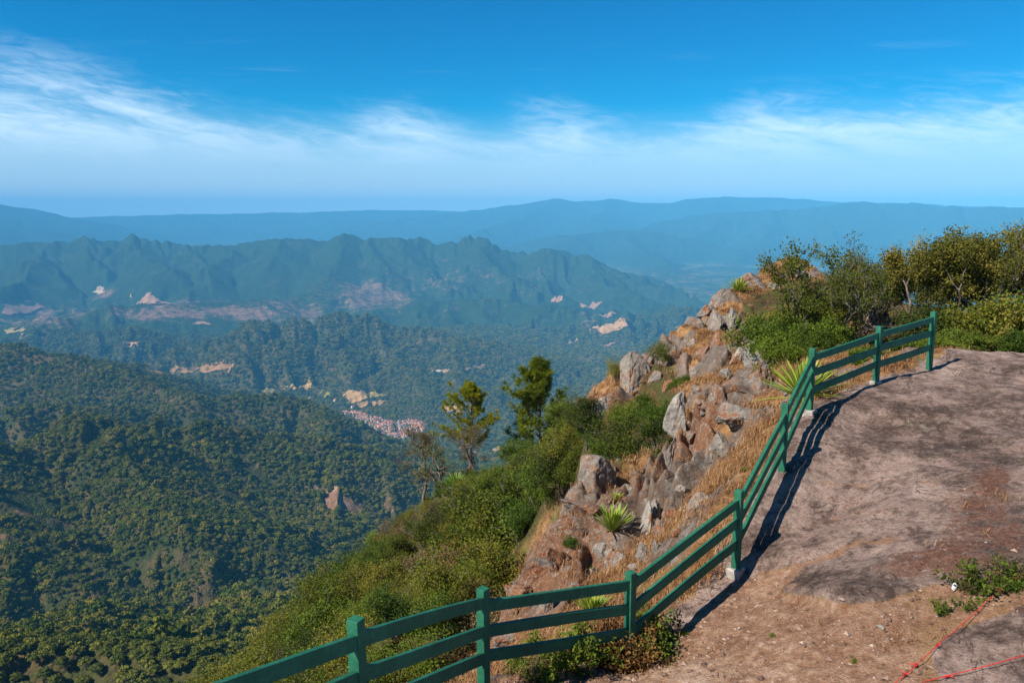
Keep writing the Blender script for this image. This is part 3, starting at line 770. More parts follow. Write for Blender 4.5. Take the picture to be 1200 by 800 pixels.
# fields on the valley floor
FIELDS = [
  ([(198, 433), (212, 430), (272, 429), (275, 432), (268, 438), (240, 440), (206, 439)], (.34, .21, .13)),
  ([(401, 463), (412, 459), (430, 460), (430, 469), (412, 475), (404, 471)], (.40, .27, .15)),
  ([(431, 460), (447, 459), (455, 463), (444, 467), (432, 468)], (.38, .31, .12)),
  ([(431, 469), (445, 468), (454, 471), (440, 477), (424, 479), (414, 476)], (.42, .28, .16)),
  ([(326, 453), (342, 449), (358, 449), (372, 452), (366, 456), (346, 457)], (.44, .31, .15)),
  ([(374, 459), (386, 458), (390, 461), (380, 464)], (.30, .30, .08)),
  ([(165, 430), (178, 432), (192, 438), (188, 440), (172, 435)], (.36, .22, .13)),
  ([(298, 456), (320, 455), (326, 459), (306, 461)], (.30, .25, .12)),
  ([(688, 388), (700, 382), (712, 379), (735, 378), (752, 376), (770, 373), (771, 375), (758, 380), (748, 382), (752, 386), (742, 390), (728, 388), (714, 391), (700, 390)], (.50, .32, .19)),
  ([(658, 404), (668, 401), (682, 397), (684, 399), (674, 403), (662, 405)], (.52, .33, .19)),
  ([(700, 372), (712, 369), (722, 368), (720, 371), (706, 373)], (.42, .28, .20)),
  ([(642, 352), (650, 350), (662, 352), (654, 355)], (.42, .26, .20)),
  ([(678, 355), (694, 353), (708, 354), (700, 360), (690, 363)], (.42, .27, .21)),
  ([(700, 405), (716, 401), (724, 400), (718, 406), (706, 408)], (.36, .22, .17)),
  ([(108, 337), (114, 340), (118, 335), (121, 339), (126, 338), (122, 345), (112, 342)], (.62, .50, .42)),
  ([(147, 347), (152, 345), (160, 347), (156, 349)], (.52, .38, .30)),
  ([(160, 354), (186, 352), (205, 354), (196, 357), (168, 357)], (.42, .26, .20)),
  ([(0, 359), (24, 356), (52, 358), (58, 362), (40, 366), (20, 370), (0, 369)], (.33, .21, .17)),
  ([(22, 390), (44, 393), (58, 394), (50, 398), (28, 396)], (.40, .29, .20)),
  ([(4, 386), (16, 384), (30, 385), (28, 390), (10, 391)], (.36, .30, .14)),
  ([(224, 380), (238, 378), (250, 381), (238, 383)], (.40, .26, .20)),
  ([(518, 478), (524, 476), (530, 478), (541, 476), (540, 487), (534, 489), (528, 484), (522, 482)], (.62, .42, .33)),
  ([(505, 437), (514, 433), (524, 432), (530, 435), (520, 439)], (.40, .28, .22)), ([(540, 433), (556, 430), (572, 426), (570, 429), (552, 434)], (.34, .24, .20)),
  ([(146, 400), (156, 402), (166, 409), (160, 410), (150, 405)], (.50, .33, .28)),
  ([(570, 527), (588, 523), (596, 528), (580, 532)], (.42, .33, .22)),
]
def field_mat(k, col):
    m = NT('field_soil'); p = m.pos()
    n = m.noise(p, 1 / 45, 4, .6); f = m.noise(p, 1 / 9, 3, .6)
    col = (col[0], col[1] * .88, col[2] * .62); a = tuple(c * .5 for c in col); b = tuple(min(1, c * 1.05) for c in col)
    c = m.mix(m.sm(m.math('ADD', m.math('MULTIPLY', n, .6), m.math('MULTIPLY', f, .4)), .36, .64), a, b)
    return m.done(c, m.bump(f, .5, 1.5), 1.0)
FLAB = {}
def build_fields():
    for k, (poly, col) in enumerate(FIELDS):
        xs = [p[0] for p in poly]; ys = [p[1] for p in poly]
        C = np.array([h for h in (far_hit(px, py) for px, py in poly) if h is not None])
        rr = np.hypot(C[:, 0], C[:, 1]); md = np.median(rr)
        C = C[(rr > md * .8) & (rr < md * 1.25)]
        if len(C) < 3: continue
        # outline on the ground, refined and roughened
        x0, y0 = C[:, :2].min(0); x1, y1 = C[:, :2].max(0)
        nx = 60; ny = 60
        gx_, gy_ = np.meshgrid(np.linspace(x0, x1, nx), np.linspace(y0, y1, ny))
        w = md * .004
        wx = gx_ + w * fbm(gx_ / (5 * w), gy_ / (5 * w), 3, k); wy = gy_ + 3 * w * fbm(gx_ / (5 * w), gy_ / (5 * w), 3, k + 50)
        ins = inpoly(wx, wy, [(a[0], a[1]) for a in C])
        fm = ins[:-1, :-1] & ins[1:, 1:] & ins[1:, :-1] & ins[:-1, 1:]
        if fm.sum() < 4: continue
        zz = far_z(gx_, gy_) + 1.5 + md * .0012
        fc = grid_faces(ny, nx)[fm.ravel()]
        us, inv = np.unique(fc, return_inverse=True)
        me = mesh_np('field', np.stack([gx_, gy_, zz], -1).reshape(-1, 3)[us], inv.reshape(fc.shape), [field_mat(k, col)], True)
        tag(link('field', me), kind='structure')
build_fields()

# ------------------------------------------------------------------ foliage
def leaf_mat(name, cols, trans=.25, wo=.45, rough=.75, spec=.15):
    """cols: ramp stops of leaf colours; each leaf and each plant takes its own"""
    m = NT(name)
    oi = m.n('ShaderNodeObjectInfo').outputs['Random']
    ti = m.attr('tint')
    f = m.math('ADD', m.math('MULTIPLY', oi, wo), m.math('MULTIPLY', ti, 1 - wo))
    n = len(cols)
    c = m.ramp(f, [(.12 + .76 * i / (n - 1), cols[i]) for i in range(n)])
    m.done(c, None, rough); m.b.inputs['Specular IOR Level'].default_value = spec
    if trans:
        tr = m.n('ShaderNodeBsdfTranslucent'); m.l(m.mix(1.0, c, (1.0, 1.0, .55), 'MULTIPLY'), tr.inputs[0])
        ms = m.n('ShaderNodeMixShader'); ms.inputs[0].default_value = trans
        m.l(m.b.outputs[0], ms.inputs[1]); m.l(tr.outputs[0], ms.inputs[2]); m.l(ms.outputs[0], m.o.inputs['Surface'])
    return m.m

def leaves_np(cen, nrm, size, rng, aspect=.62):
    """one bent quad per leaf; returns verts (4N,3)"""
    n = len(cen)
    nrm = nrm / (np.linalg.norm(nrm, axis=1)[:, None] + 1e-9)
    a = rng.normal(size=(n, 3)); a -= (a * nrm).sum(1)[:, None] * nrm; a /= np.linalg.norm(a, axis=1)[:, None] + 1e-9
    b = np.cross(nrm, a)
    s = (size * rng.uniform(.65, 1.3, n))[:, None]
    v = np.stack([cen - a * s * .5, cen + b * s * aspect * .5 + a * s * .05, cen + a * s * .5 - nrm * s * .12, cen - b * s * aspect * .5 + a * s * .05], 1)
    return v.reshape(-1, 3)

def quads(n): return np.arange(4 * n).reshape(-1, 4)

def clump_crown(seed, nclump, nq, qs, flat=.8, spread=.36, rc=.24, pine=False):
    """unit-diameter crown of leaf sprays: clumps over a dome, base at z = 0"""
    r = np.random.default_rng(seed)
    C, Nn, T = [], [], []
    for i in range(nclump):
        if pine:
            h = r.uniform(.15, 1.0); rr = (1 - h) * .42 + .08; a = r.uniform(0, 2 * PI)
            c = np.array([rr * math.cos(a), rr * math.sin(a), .25 + h * .95]); rad_ = rc * (.55 + .5 * (1 - h))
        else:
            a = r.uniform(0, 2 * PI); q = math.sqrt(r.uniform(0, 1)); rr = q * spread
            c = np.array([rr * math.cos(a), rr * math.sin(a), .38 + flat * .42 * math.sqrt(max(0, 1 - q * q)) + r.uniform(-.10, .08)]); rad_ = rc * r.uniform(.7, 1.25)
        d = r.normal(size=(nq, 3)); d /= np.linalg.norm(d, axis=1)[:, None]; d[:, 2] = np.abs(d[:, 2]) * .9 - .25 * (r.random(nq) < .4)
        C.append(c + d * rad_ * np.array([1, 1, .72]) * r.uniform(.75, 1.05, (nq, 1)))
        Nn.append(d + r.normal(size=(nq, 3)) * .45); T.append(np.clip(r.uniform(.2, .8) + r.normal(size=nq) * .14, 0, 1))
    C = np.concatenate(C); Nn = np.concatenate(Nn); T = np.concatenate(T)
    v = leaves_np(C, Nn, np.full(len(C), qs), r, .85)
    return v, np.repeat(T, 4)

M_FOREST = leaf_mat('forest_leaves', [(.022, .042, .007), (.054, .082, .009), (.098, .124, .012), (.155, .158, .015), (.22, .178, .028)], 0, .66, rough=.9, spec=.05)
M_FOREST2 = leaf_mat('forest_leaves_light', [(.050, .070, .009), (.090, .110, .012), (.140, .150, .016), (.20, .175, .024), (.17, .115, .040)], 0, .6, rough=.9, spec=.05)
M_FARBARK = NT('far_bark').done((.10, .075, .055))
FOREST_POLYS = [p for p, c in FIELDS]
TOWN_POLY = [(398, 480), (430, 484), (455, 492), (470, 490), (492, 488), (500, 496), (496, 512), (470, 517), (440, 512), (428, 500), (404, 490)]

def sample_ring(r0, r1, spacing, rng, a0=rad(-37), a1=rad(34)):
    n = int((a1 - a0) / 2 * (r1 * r1 - r0 * r0) / spacing ** 2)
    a = rng.uniform(a0, a1, n); r = np.sqrt(rng.uniform(r0 * r0, r1 * r1, n))
    return r * np.sin(a), r * np.cos(a)

def far_s(F, x, y):
    i = np.clip((np.log(np.hypot(x, y)) - FLR[0]) / (FLR[1] - FLR[0]), 0, NR - 1).astype(int); j = np.clip((np.arctan2(x, y) - FAZ[0]) / (FAZ[1] - FAZ[0]), 0, NA - 1).astype(int)
    return F[i, j]
def forest_points():
    rng = np.random.default_rng(7)
    X, Y, S = [], [], []
    for r0, r1, sp, sz in ((470, 1900, 6.2, 4.2), (470, 900, 6.6, 7.6), (900, 1500, 6.7, 7.3), (1500, 2300, 7.4, 7.9), (2300, 3200, 9.2, 9.8), (3200, 4600, 11.5, 11.5), (4600, 7000, 15.5, 15.0)):
        x, y = sample_ring(r0, r1, sp, rng)
        # thin where the soil shows
        den = fbm(x / 160, y / 160, 3, 201) + .55 * fbm(x / 38, y / 38, 2, 202)
        z = far_z(x, y)
        ppx, ppy, dd = project(np.stack([x, y, z], -1))
        br = .30 * np.exp(-((ppx - 330) / 160) ** 2 - ((ppy - 580) / 60) ** 2) + .35 * np.exp(-((ppx - 30) / 60) ** 2 - ((ppy - 600) / 40) ** 2) + .55 * np.exp(-((ppx - 385) / 22) ** 2 - ((ppy - 590) / 50) ** 2)
        keep = (den > -.80 + br * 1.25) & (ppx > -90) & (ppx < 960) & (ppy < 860)
        keep &= far_visible(x, y, 16.0 if r0 < 2000 else 22.0)
        keep &= rng.random(len(x)) > .72 * np.clip(far_s(FLAT, x, y), 0, 1)
        for poly in FOREST_POLYS + [TOWN_POLY]:
            inside = inpoly(ppx, ppy, poly)
            keep &= ~(inside & (rng.random(len(x)) > (.12 if poly is TOWN_POLY else .015)))
        vx = sstep(-.3, .6, fbm(x / 90, y / 90, 2, 203))
        X.append(x[keep]); Y.append(y[keep]); S.append((sz * np.clip(rng.lognormal(0, .33, len(x)), .45, 1.9) * (.80 + .4 * vx))[keep])
    if LEFT:
        l = np.array(LEFT); X.append(l[:, 0]); Y.append(l[:, 1]); S.append(rng.uniform(6.5, 9.5, len(l)))
    return np.concatenate(X), np.concatenate(Y), np.concatenate(S)

def build_forest():
    rng = np.random.default_rng(3)
    coll = bpy.data.collections.new('forest_crowns')
    protos = []
    for k in range(6):
        v, t = clump_crown(100 + k, 15 if k < 4 else 13, 34, .17 if k < 4 else .15, flat=(.8, 1.0, .65, 1.1, 1, 1)[k], pine=k >= 4)
        v[:, 2] -= .12
        me = mesh_np('forest_crown', v, quads(len(v) // 4), [M_FOREST if k in (0, 1, 4) else M_FOREST2], False, dict(tint=t))
        o = bpy.data.objects.new('forest_crown_%d' % k, me); coll.objects.link(o); protos.append(me)
    x, y, s = forest_points()
    z = far_z(x, y)
    n = len(x)
    print('FOREST', n)
    me = bpy.data.meshes.new('forest'); me.vertices.add(n); me.vertices.foreach_set('co', np.stack([x, y, z], -1).astype(f32).ravel())
    a = me.attributes.new('sc', 'FLOAT', 'POINT'); a.data.foreach_set('value', s.astype(f32))
    a = me.attributes.new('rz', 'FLOAT', 'POINT'); a.data.foreach_set('value', rng.uniform(0, 6.28, n).astype(f32))
    a = me.attributes.new('vi', 'INT', 'POINT'); a.data.foreach_set('value', np.where(rng.random(n) < .42 + .55 * (fbm(x / 210, y / 210, 3, 231) + .6 * fbm(x / 60, y / 60, 2, 232)), rng.choice([2, 3, 5], n, p=[.45, .45, .1]), rng.choice([0, 1, 4], n, p=[.42, .42, .16])).astype(np.int32))
    ng = bpy.data.node_groups.new('scatter_crowns', 'GeometryNodeTree')
    ng.interface.new_socket('Geometry', in_out='INPUT', socket_type='NodeSocketGeometry'); ng.interface.new_socket('Geometry', in_out='OUTPUT', socket_type='NodeSocketGeometry')
    gi = ng.nodes.new('NodeGroupInput'); go = ng.nodes.new('NodeGroupOutput')
    ci = ng.nodes.new('GeometryNodeCollectionInfo'); ci.inputs[0].default_value = coll; ci.inputs[1].default_value = True; ci.inputs[2].default_value = True
    ip = ng.nodes.new('GeometryNodeInstanceOnPoints'); ip.inputs['Pick Instance'].default_value = True
    def attr(nm, dt):
        nd = ng.nodes.new('GeometryNodeInputNamedAttribute'); nd.data_type = dt; nd.inputs[0].default_value = nm
        return nd.outputs[0]
    cr = ng.nodes.new('ShaderNodeCombineXYZ'); ng.links.new(attr('rz', 'FLOAT'), cr.inputs[2])
    e2r = ng.nodes.new('FunctionNodeEulerToRotation'); ng.links.new(cr.outputs[0], e2r.inputs[0])
    L = ng.links.new
    L(gi.outputs[0], ip.inputs['Points']); L(ci.outputs[0], ip.inputs['Instance']); L(attr('vi', 'INT'), ip.inputs['Instance Index'])
    L(e2r.outputs[0], ip.inputs['Rotation']); L(attr('sc', 'FLOAT'), ip.inputs['Scale']); L(ip.outputs[0], go.inputs[0])
    o = link('forest', me); md = o.modifiers.new('scatter', 'NODES'); md.node_group = ng
    tag(o, kind='stuff')
    return protos
# ------------------------------------------------------------------ near ground: materials
def gpath(pts, wid, px=True):
    """soft line lying on the ground through the given stakes"""
    W = [near_hit(*p)[:2] for p in pts]
    best = np.full(NX.shape, 1e9)
    xx = NX + .12 * fbm(NX / .5, NY / .5, 3, 141); yy = NY + .12 * fbm(NX / .5, NY / .5, 3, 142)
    for (ax, ay), (bx, by) in zip(W[:-1], W[1:]):
        dx, dy = bx - ax, by - ay
        t = np.clip(((xx - ax) * dx + (yy - ay) * dy) / (dx * dx + dy * dy + 1e-9), 0, 1)
        best = np.minimum(best, np.hypot(xx - ax - t * dx, yy - ay - t * dy))
    return np.exp(-(best / wid) ** 2)
SEAM = np.maximum.reduce([
    gpath([(900, 669), (932, 666), (952, 655), (970, 647), (1000, 637), (1030, 633), (1048, 634)], .10),
    gpath([(908, 710), (915, 688), (932, 668)], .12),
    .7 * gpath([(968, 568), (1000, 563), (1017, 568), (1040, 563), (1070, 564), (1100, 565)], .06),
    .75 * gpath([(1115, 440), (1140, 446), (1165, 455), (1190, 466)], .06),
    .5 * gpath([(960, 420), (990, 470), (1010, 520)], .001),
    .6 * gpath([(880, 640), (915, 620), (960, 612), (1010, 600)], .05),
])
def gblob(pts):
    s = 0
    for px, py, rx, ry, a in pts:
        s = s + a * np.exp(-((_px - px) / rx) ** 2 - ((_py - py) / ry) ** 2)
    return s
RUST = gblob([(1150, 590, 45, 40, 1.0), (1185, 640, 40, 35, .9), (1110, 655, 45, 22, 1.0), (1165, 690, 50, 14, .9), (1060, 665, 50, 22, .45), (1165, 560, 20, 16, .8), (1000, 600, 70, 25, .25), (940, 640, 30, 16, .3), (1185, 705, 40, 12, .8)]) * (NSIDE > 0)
RUST = np.maximum(RUST, (gblob([(640, 650, 60, 40, 1.0), (700, 470, 40, 40, .9), (815, 505, 30, 26, 1.0), (905, 545, 26, 18, 1.0), (1002, 378, 26, 16, 1.2), (880, 505, 30, 18, .5), (760, 500, 12, 30, .4), (870, 345, 60, 24, .1), (600, 760, 40, 40, .8)])) * OUT)
PALE = gblob([(1040, 570, 110, 24, .8), (1110, 430, 30, 10, .8), (965, 520, 30, 20, .5), (900, 700, 30, 30, .4), (780, 790, 160, 22, .9), (1130, 775, 60, 14, .5)])
DARK = gblob([(1060, 520, 150, 36, .55), (1080, 470, 150, 18, .4), (960, 690, 60, 18, .7), (1050, 690, 70, 30, .6), (1170, 760, 60, 40, .7), (960, 600, 30, 40, .3), (1150, 520, 60, 30, .5)])

def mat_ground():
    m = NT('summit_ground'); p = m.pos()
    n05 = m.noise(p, .45, 5, .6); n2 = m.noise(p, 2.2, 6, .62, .4); n9 = m.noise(p, 9, 5, .65); n40 = m.noise(p, 42, 4, .7)
    cr = m.vor(p, 3.2, 'DISTANCE_TO_EDGE'); 
    st = m.noise(p, 1.5, 6, .6, .6, (1, 3.2, 1))
    rust, dark, pale, seam = m.attr('rust'), m.attr('dark'), m.attr('pale'), m.attr('seam')
    # bare summit rock
    mixn = m.math('ADD', m.math('MULTIPLY', n2, .5), m.math('ADD', m.math('MULTIPLY', n9, .32), m.math('MULTIPLY', n40, .18)))
    blot = m.math('MULTIPLY', m.math('SUBTRACT', m.noise(p, 1.05, 7, .68, .8), .5), .42)
    tone = m.math('ADD', m.math('SUBTRACT', m.math('ADD', mixn, blot), m.math('MULTIPLY', dark, .10)), m.math('MULTIPLY', pale, .10))
    top = m.ramp(tone, [(.36, (.055, .034, .026)), (.44, (.130, .083, .064)), (.51, (.275, .188, .152)), (.58, (.40, .285, .232)), (.67, (.56, .43, .36))])
    lich = m.sm(m.math('ADD', m.math('MULTIPLY', n9, .5), m.math('MULTIPLY', st, .5)), .53, .64)
    top = m.mix(m.math('MULTIPLY', lich, .6), top, m.ramp(n40, [(.3, (.13, .115, .085)), (.7, (.31, .275, .205))]))
    rr = m.sm(m.math('ADD', m.math('MULTIPLY', rust, .17), m.math('ADD', m.math('MULTIPLY', n2, .55), m.math('MULTIPLY', n9, .50))), .585, .70)
    top = m.mix(m.math('MULTIPLY', rr, .85), top, m.ramp(n40, [(.3, (.045, .016, .009)), (.55, (.14, .045, .018)), (.75, (.26, .10, .04))]))
    ve = m.math('ABSOLUTE', m.math('SUBTRACT', m.noise(p, .55, 6, .62, 1.2), .5))
    top = m.mix(m.math('MULTIPLY', m.math('MULTIPLY', m.sm(ve, .012, .003), m.sm(n05, .46, .54)), .85), top, (.06, .036, .028))
    sp = m.sm(m.vor(p, 30, 'F1'), .16, .06)
    top = m.mix(m.math('MULTIPLY', sp, .55), top, (.06, .035, .028))
    vc = m.n('ShaderNodeSeparateColor'); vv = m.n('ShaderNodeTexVoronoi'); vv.inputs['Scale'].default_value = 26; m.l(p, vv.inputs['Vector']); m.l(vv.outputs['Color'], vc.inputs[0])
    top = m.mix(.13, top, m.ramp(vc.outputs[0], [(.1, (.07, .045, .038)), (.4, (.21, .145, .12)), (.7, (.33, .24, .20)), (.95, (.55, .43, .36))]), 'MIX')
    wh = m.sm(m.noise(p, 24, 3, .5), .66, .72)
    top = m.mix(m.math('MULTIPLY', wh, .55), top, (.46, .38, .32))
    sm_ = m.math('MULTIPLY', m.sm(m.math('ADD', seam, m.math('MULTIPLY', m.math('SUBTRACT', n9, .5), 2.6)), .40, .95), .8)
    top = m.mix(sm_, top, m.ramp(n40, [(.3, (.22, .10, .05)), (.7, (.40, .225, .125))]))
    # dirt lane
    dtone = m.math('ADD', m.math('MULTIPLY', n9, .42), m.math('ADD', m.math('MULTIPLY', n40, .30), m.math('ADD', m.math('MULTIPLY', n2, .28), m.math('MULTIPLY', pale, .10))))
    dirt = m.ramp(dtone, [(.36, (.12, .058, .030)), (.46, (.25, .130, .075)), (.55, (.36, .215, .135)), (.64, (.52, .36, .26)), (.74, (.66, .53, .42))])
    gy = m.sm(n05, .52, .66)
    dirt = m.mix(m.math('MULTIPLY', gy, .45), dirt, m.ramp(n40, [(.3, (.20, .11, .035)), (.7, (.42, .27, .11))]))
    # dry grass and soil outside
    g = m.ramp(m.math('ADD', m.math('MULTIPLY', n2, .5), m.math('ADD', m.math('MULTIPLY', n9, .25), m.math('MULTIPLY', n40, .25))), [(.32, (.085, .038, .014)), (.45, (.22, .105, .040)), (.55, (.36, .20, .085)), (.68, (.50, .33, .16))])
    g = m.mix(m.sm(m.noise(p, .8, 4, .6), .56, .68), g, m.ramp(n40, [(.3, (.11, .10, .03)), (.7, (.22, .19, .07))]))
    # rock outside
    rk = m.ramp(m.math('ADD', m.math('MULTIPLY', n2, .45), m.math('ADD', m.math('MULTIPLY', n9, .35), m.math('MULTIPLY', n40, .20))), [(.32, (.045, .030, .022)), (.42, (.15, .105, .078)), (.52, (.28, .205, .155)), (.62, (.38, .31, .25)), (.72, (.60, .54, .47))])
    rrk = m.sm(m.math('ADD', m.math('MULTIPLY', rust, .30), m.math('ADD', m.math('MULTIPLY', n2, .52), m.math('ADD', m.math('MULTIPLY', n9, .42), m.math('MULTIPLY', m.math('SUBTRACT', m.attr('tone'), .5), .22)))), .50, .60)
    ck = m.math('MULTIPLY', m.attr('crack'), m.sm(n2, .35, .6))
    rk = m.mix(m.sm(m.attr('tone'), .15, .95), m.mix(.55, rk, (.10, .075, .06), 'MIX'), rk)
    n3 = m.noise(p, 3.6, 5, .7, .8); n18 = m.noise(p, 17, 4, .7)
    rstm = m.ramp(m.math('ADD', m.math('MULTIPLY', n40, .4), m.math('MULTIPLY', n18, .6)), [(.30, (.045, .020, .012)), (.42, (.14, .055, .026)), (.52, (.25, .110, .050)), (.62, (.36, .20, .105)), (.72, (.50, .34, .22))])
    rk = m.mix(m.math('MULTIPLY', rrk, .85), rk, rstm)
    rk = m.mix(m.math('MULTIPLY', m.sm(n3, .52, .60), .8), rk, m.ramp(n18, [(.32, (.09, .08, .068)), (.5, (.24, .215, .185)), (.66, (.42, .39, .34))]))
    rk = m.mix(m.math('MULTIPLY', ck, .55), rk, (.06, .035, .02))
    kr = m.sm(m.math('ADD', m.attr('rocko'), m.math('MULTIPLY', m.math('SUBTRACT', n9, .5), .9)), .35, .62)
    out = m.mix(kr, g, rk)
    # leaf litter in the scrub
    lit = m.ramp(n9, [(.35, (.035, .026, .012)), (.55, (.10, .065, .028)), (.7, (.20, .12, .05))])
    lit = m.mix(m.math('MULTIPLY', m.sm(n2, .44, .58), .8), lit, m.ramp(n40, [(.3, (.025, .038, .008)), (.6, (.085, .095, .018))]))
    out = m.mix(m.math('MAXIMUM', m.attr('scrub'), m.attr('bushr')), out, lit)
    k1 = m.sm(m.math('ADD', m.attr('top'), m.math('MULTIPLY', m.math('SUBTRACT', n9, .5), .9)), .35, .65)
    k2 = m.sm(m.math('ADD', m.attr('dirt'), m.math('MULTIPLY', m.math('SUBTRACT', n9, .5), 1.1)), .32, .68)
    c = m.mix(k2, m.mix(k1, out, top), dirt)
    h = m.math('ADD', m.math('MULTIPLY', n9, .6), m.math('ADD', m.math('MULTIPLY', n40, .35), m.math('MULTIPLY', n2, .9)))
    b = m.bump(h, 1.0, .11)
    b = m.bump(m.noise(p, 95, 3, .7), .45, .012, b)
    return m.done(c, b, .92)
def build_ground():
    me = mesh_np('ground', np.stack([NX, NY, NZ], -1).reshape(-1, 3), grid_faces(NNR, NNA), [mat_ground()], True,
                 dict(rocko=ROCKO.ravel(), scrub=SCRUB.ravel(), dirt=DIRT.ravel(), top=ROCKTOP.ravel(), bushr=BUSHR.ravel(), rust=RUST.ravel(), dark=DARK.ravel(), pale=PALE.ravel(), seam=SEAM.ravel(), crack=CRACK.ravel(), tone=TONE.ravel()))
    tag(link('ground', me), kind='structure')
build_ground()

# ------------------------------------------------------------------ boulders
def icosphere(sub):
    import bmesh
    bm = bmesh.new(); bmesh.ops.create_icosphere(bm, subdivisions=sub, radius=1.0)
    bm.verts.ensure_lookup_table()
    v = np.array([x.co[:] for x in bm.verts]); f = np.array([[q.index for q in x.verts] for x in bm.faces]); bm.free()
    return v, f
ICO = icosphere(5)
def noise3(v, s, seed, octv=3):
    return (fbm(v[:, 0] * s + 3.1, v[:, 1] * s + v[:, 2] * s * .7, octv, seed) + fbm(v[:, 1] * s + 7.7, v[:, 2] * s - v[:, 0] * s * .6, octv, seed + 1) + fbm(v[:, 2] * s + 1.3, v[:, 0] * s + v[:, 1] * s * .5, octv, seed + 2)) / 3
def rock_mesh(seed, mat, cuts=16, rough=.05, lo=.52, hi=.9, slabby=0):
    r = np.random.default_rng(seed)
    v, f = ICO[0].copy(), ICO[1]
    base = v.copy()
    for i in range(cuts):
        n = r.normal(size=3)
        if slabby: n[:2] *= (1.6, .9); 
        n /= np.linalg.norm(n)
        d = r.uniform(lo, hi)
        t = v @ n
        k = np.maximum(t - d, 0)
        v = v - k[:, None] * n * .97
    nrm = base
    v = v + nrm * (rough * 1.3 * noise3(v, 1.7, seed, 3) - rough * 2.2 * np.maximum(0, .16 - np.abs(noise3(v * np.array([1.0, 1.0, .45]), 2.6, seed + 40, 3))) * 4 + rough * .9 * noise3(v, 7.0, seed + 60, 4))[:, None]
    return mesh_np('boulder', v, f, [mat], True)
def mat_boulder(name, rustiness, whiteness=0.0):
    m = NT(name); tc = m.n('ShaderNodeTexCoord'); g = m.n('ShaderNodeNewGeometry')
    oi = m.n('ShaderNodeObjectInfo')
    ad = m.n('ShaderNodeVectorMath', operation='ADD'); m.l(g.outputs['Position'], ad.inputs[0]); m.l(oi.outputs['Location'], ad.inputs[1]); p = g.outputs['Position']
    n2 = m.noise(p, 1.3, 6, .62, .5); n9 = m.noise(p, 6.5, 5, .65); n40 = m.noise(p, 34, 4, .7)
    st = m.noise(p, 2.2, 5, .6, .4, (2.4, 2.4, .5))
    t = m.math('ADD', m.math('MULTIPLY', n2, .32), m.math('ADD', m.math('MULTIPLY', n9, .30), m.math('ADD', m.math('MULTIPLY', n40, .15), m.math('MULTIPLY', st, .23))))
    w = whiteness * .06
    rk = m.ramp(t, [(.34 - w, (.04, .033, .028)), (.43 - w, (.135, .115, .098)), (.52 - w, (.26, .228, .195)), (.61 - w, (.38, .345, .295)), (.71 - w, (.64, .60, .54))])
    rr = m.sm(m.math('ADD', m.math('MULTIPLY', n2, .55), m.math('MULTIPLY', n9, .45)), .60 - .17 * rustiness, .68 - .15 * rustiness)
    rk = m.mix(m.math('MULTIPLY', rr, .9), rk, m.ramp(n40, [(.28, (.075, .025, .012)), (.5, (.22, .08, .03)), (.72, (.40, .20, .09))]))
    li = m.sm(m.vor(p, 5.5, 'F1'), .30, .12)
    rk = m.mix(m.math('MULTIPLY', li, .35), rk, (.45, .43, .36))
    h = m.math('ADD', m.math('MULTIPLY', n9, .7), m.math('ADD', m.math('MULTIPLY', n40, .3), m.math('MULTIPLY', st, .8)))
    b = m.bump(h, .9, .10)
    b = m.bump(m.vor(p, 1.9, 'DISTANCE_TO_EDGE'), .5, .08, b)
    return m.done(rk, b, .92)
MB_GREY = mat_boulder('grey_stone', .62); MB_RUST = mat_boulder('rust_stone', 1.0); MB_PALE = mat_boulder('pale_stone', .35, .8)
ROCKS = {}
for _k in range(5): ROCKS[('g', _k)] = rock_mesh(900 + _k, MB_GREY, 10, .055, .28, .66)
for _k in range(3): ROCKS[('r', _k)] = rock_mesh(930 + _k, MB_RUST, 11, .06, .34, .72)
for _k in range(3): ROCKS[('p', _k)] = rock_mesh(950 + _k, MB_PALE, 10, .055, .28, .66)
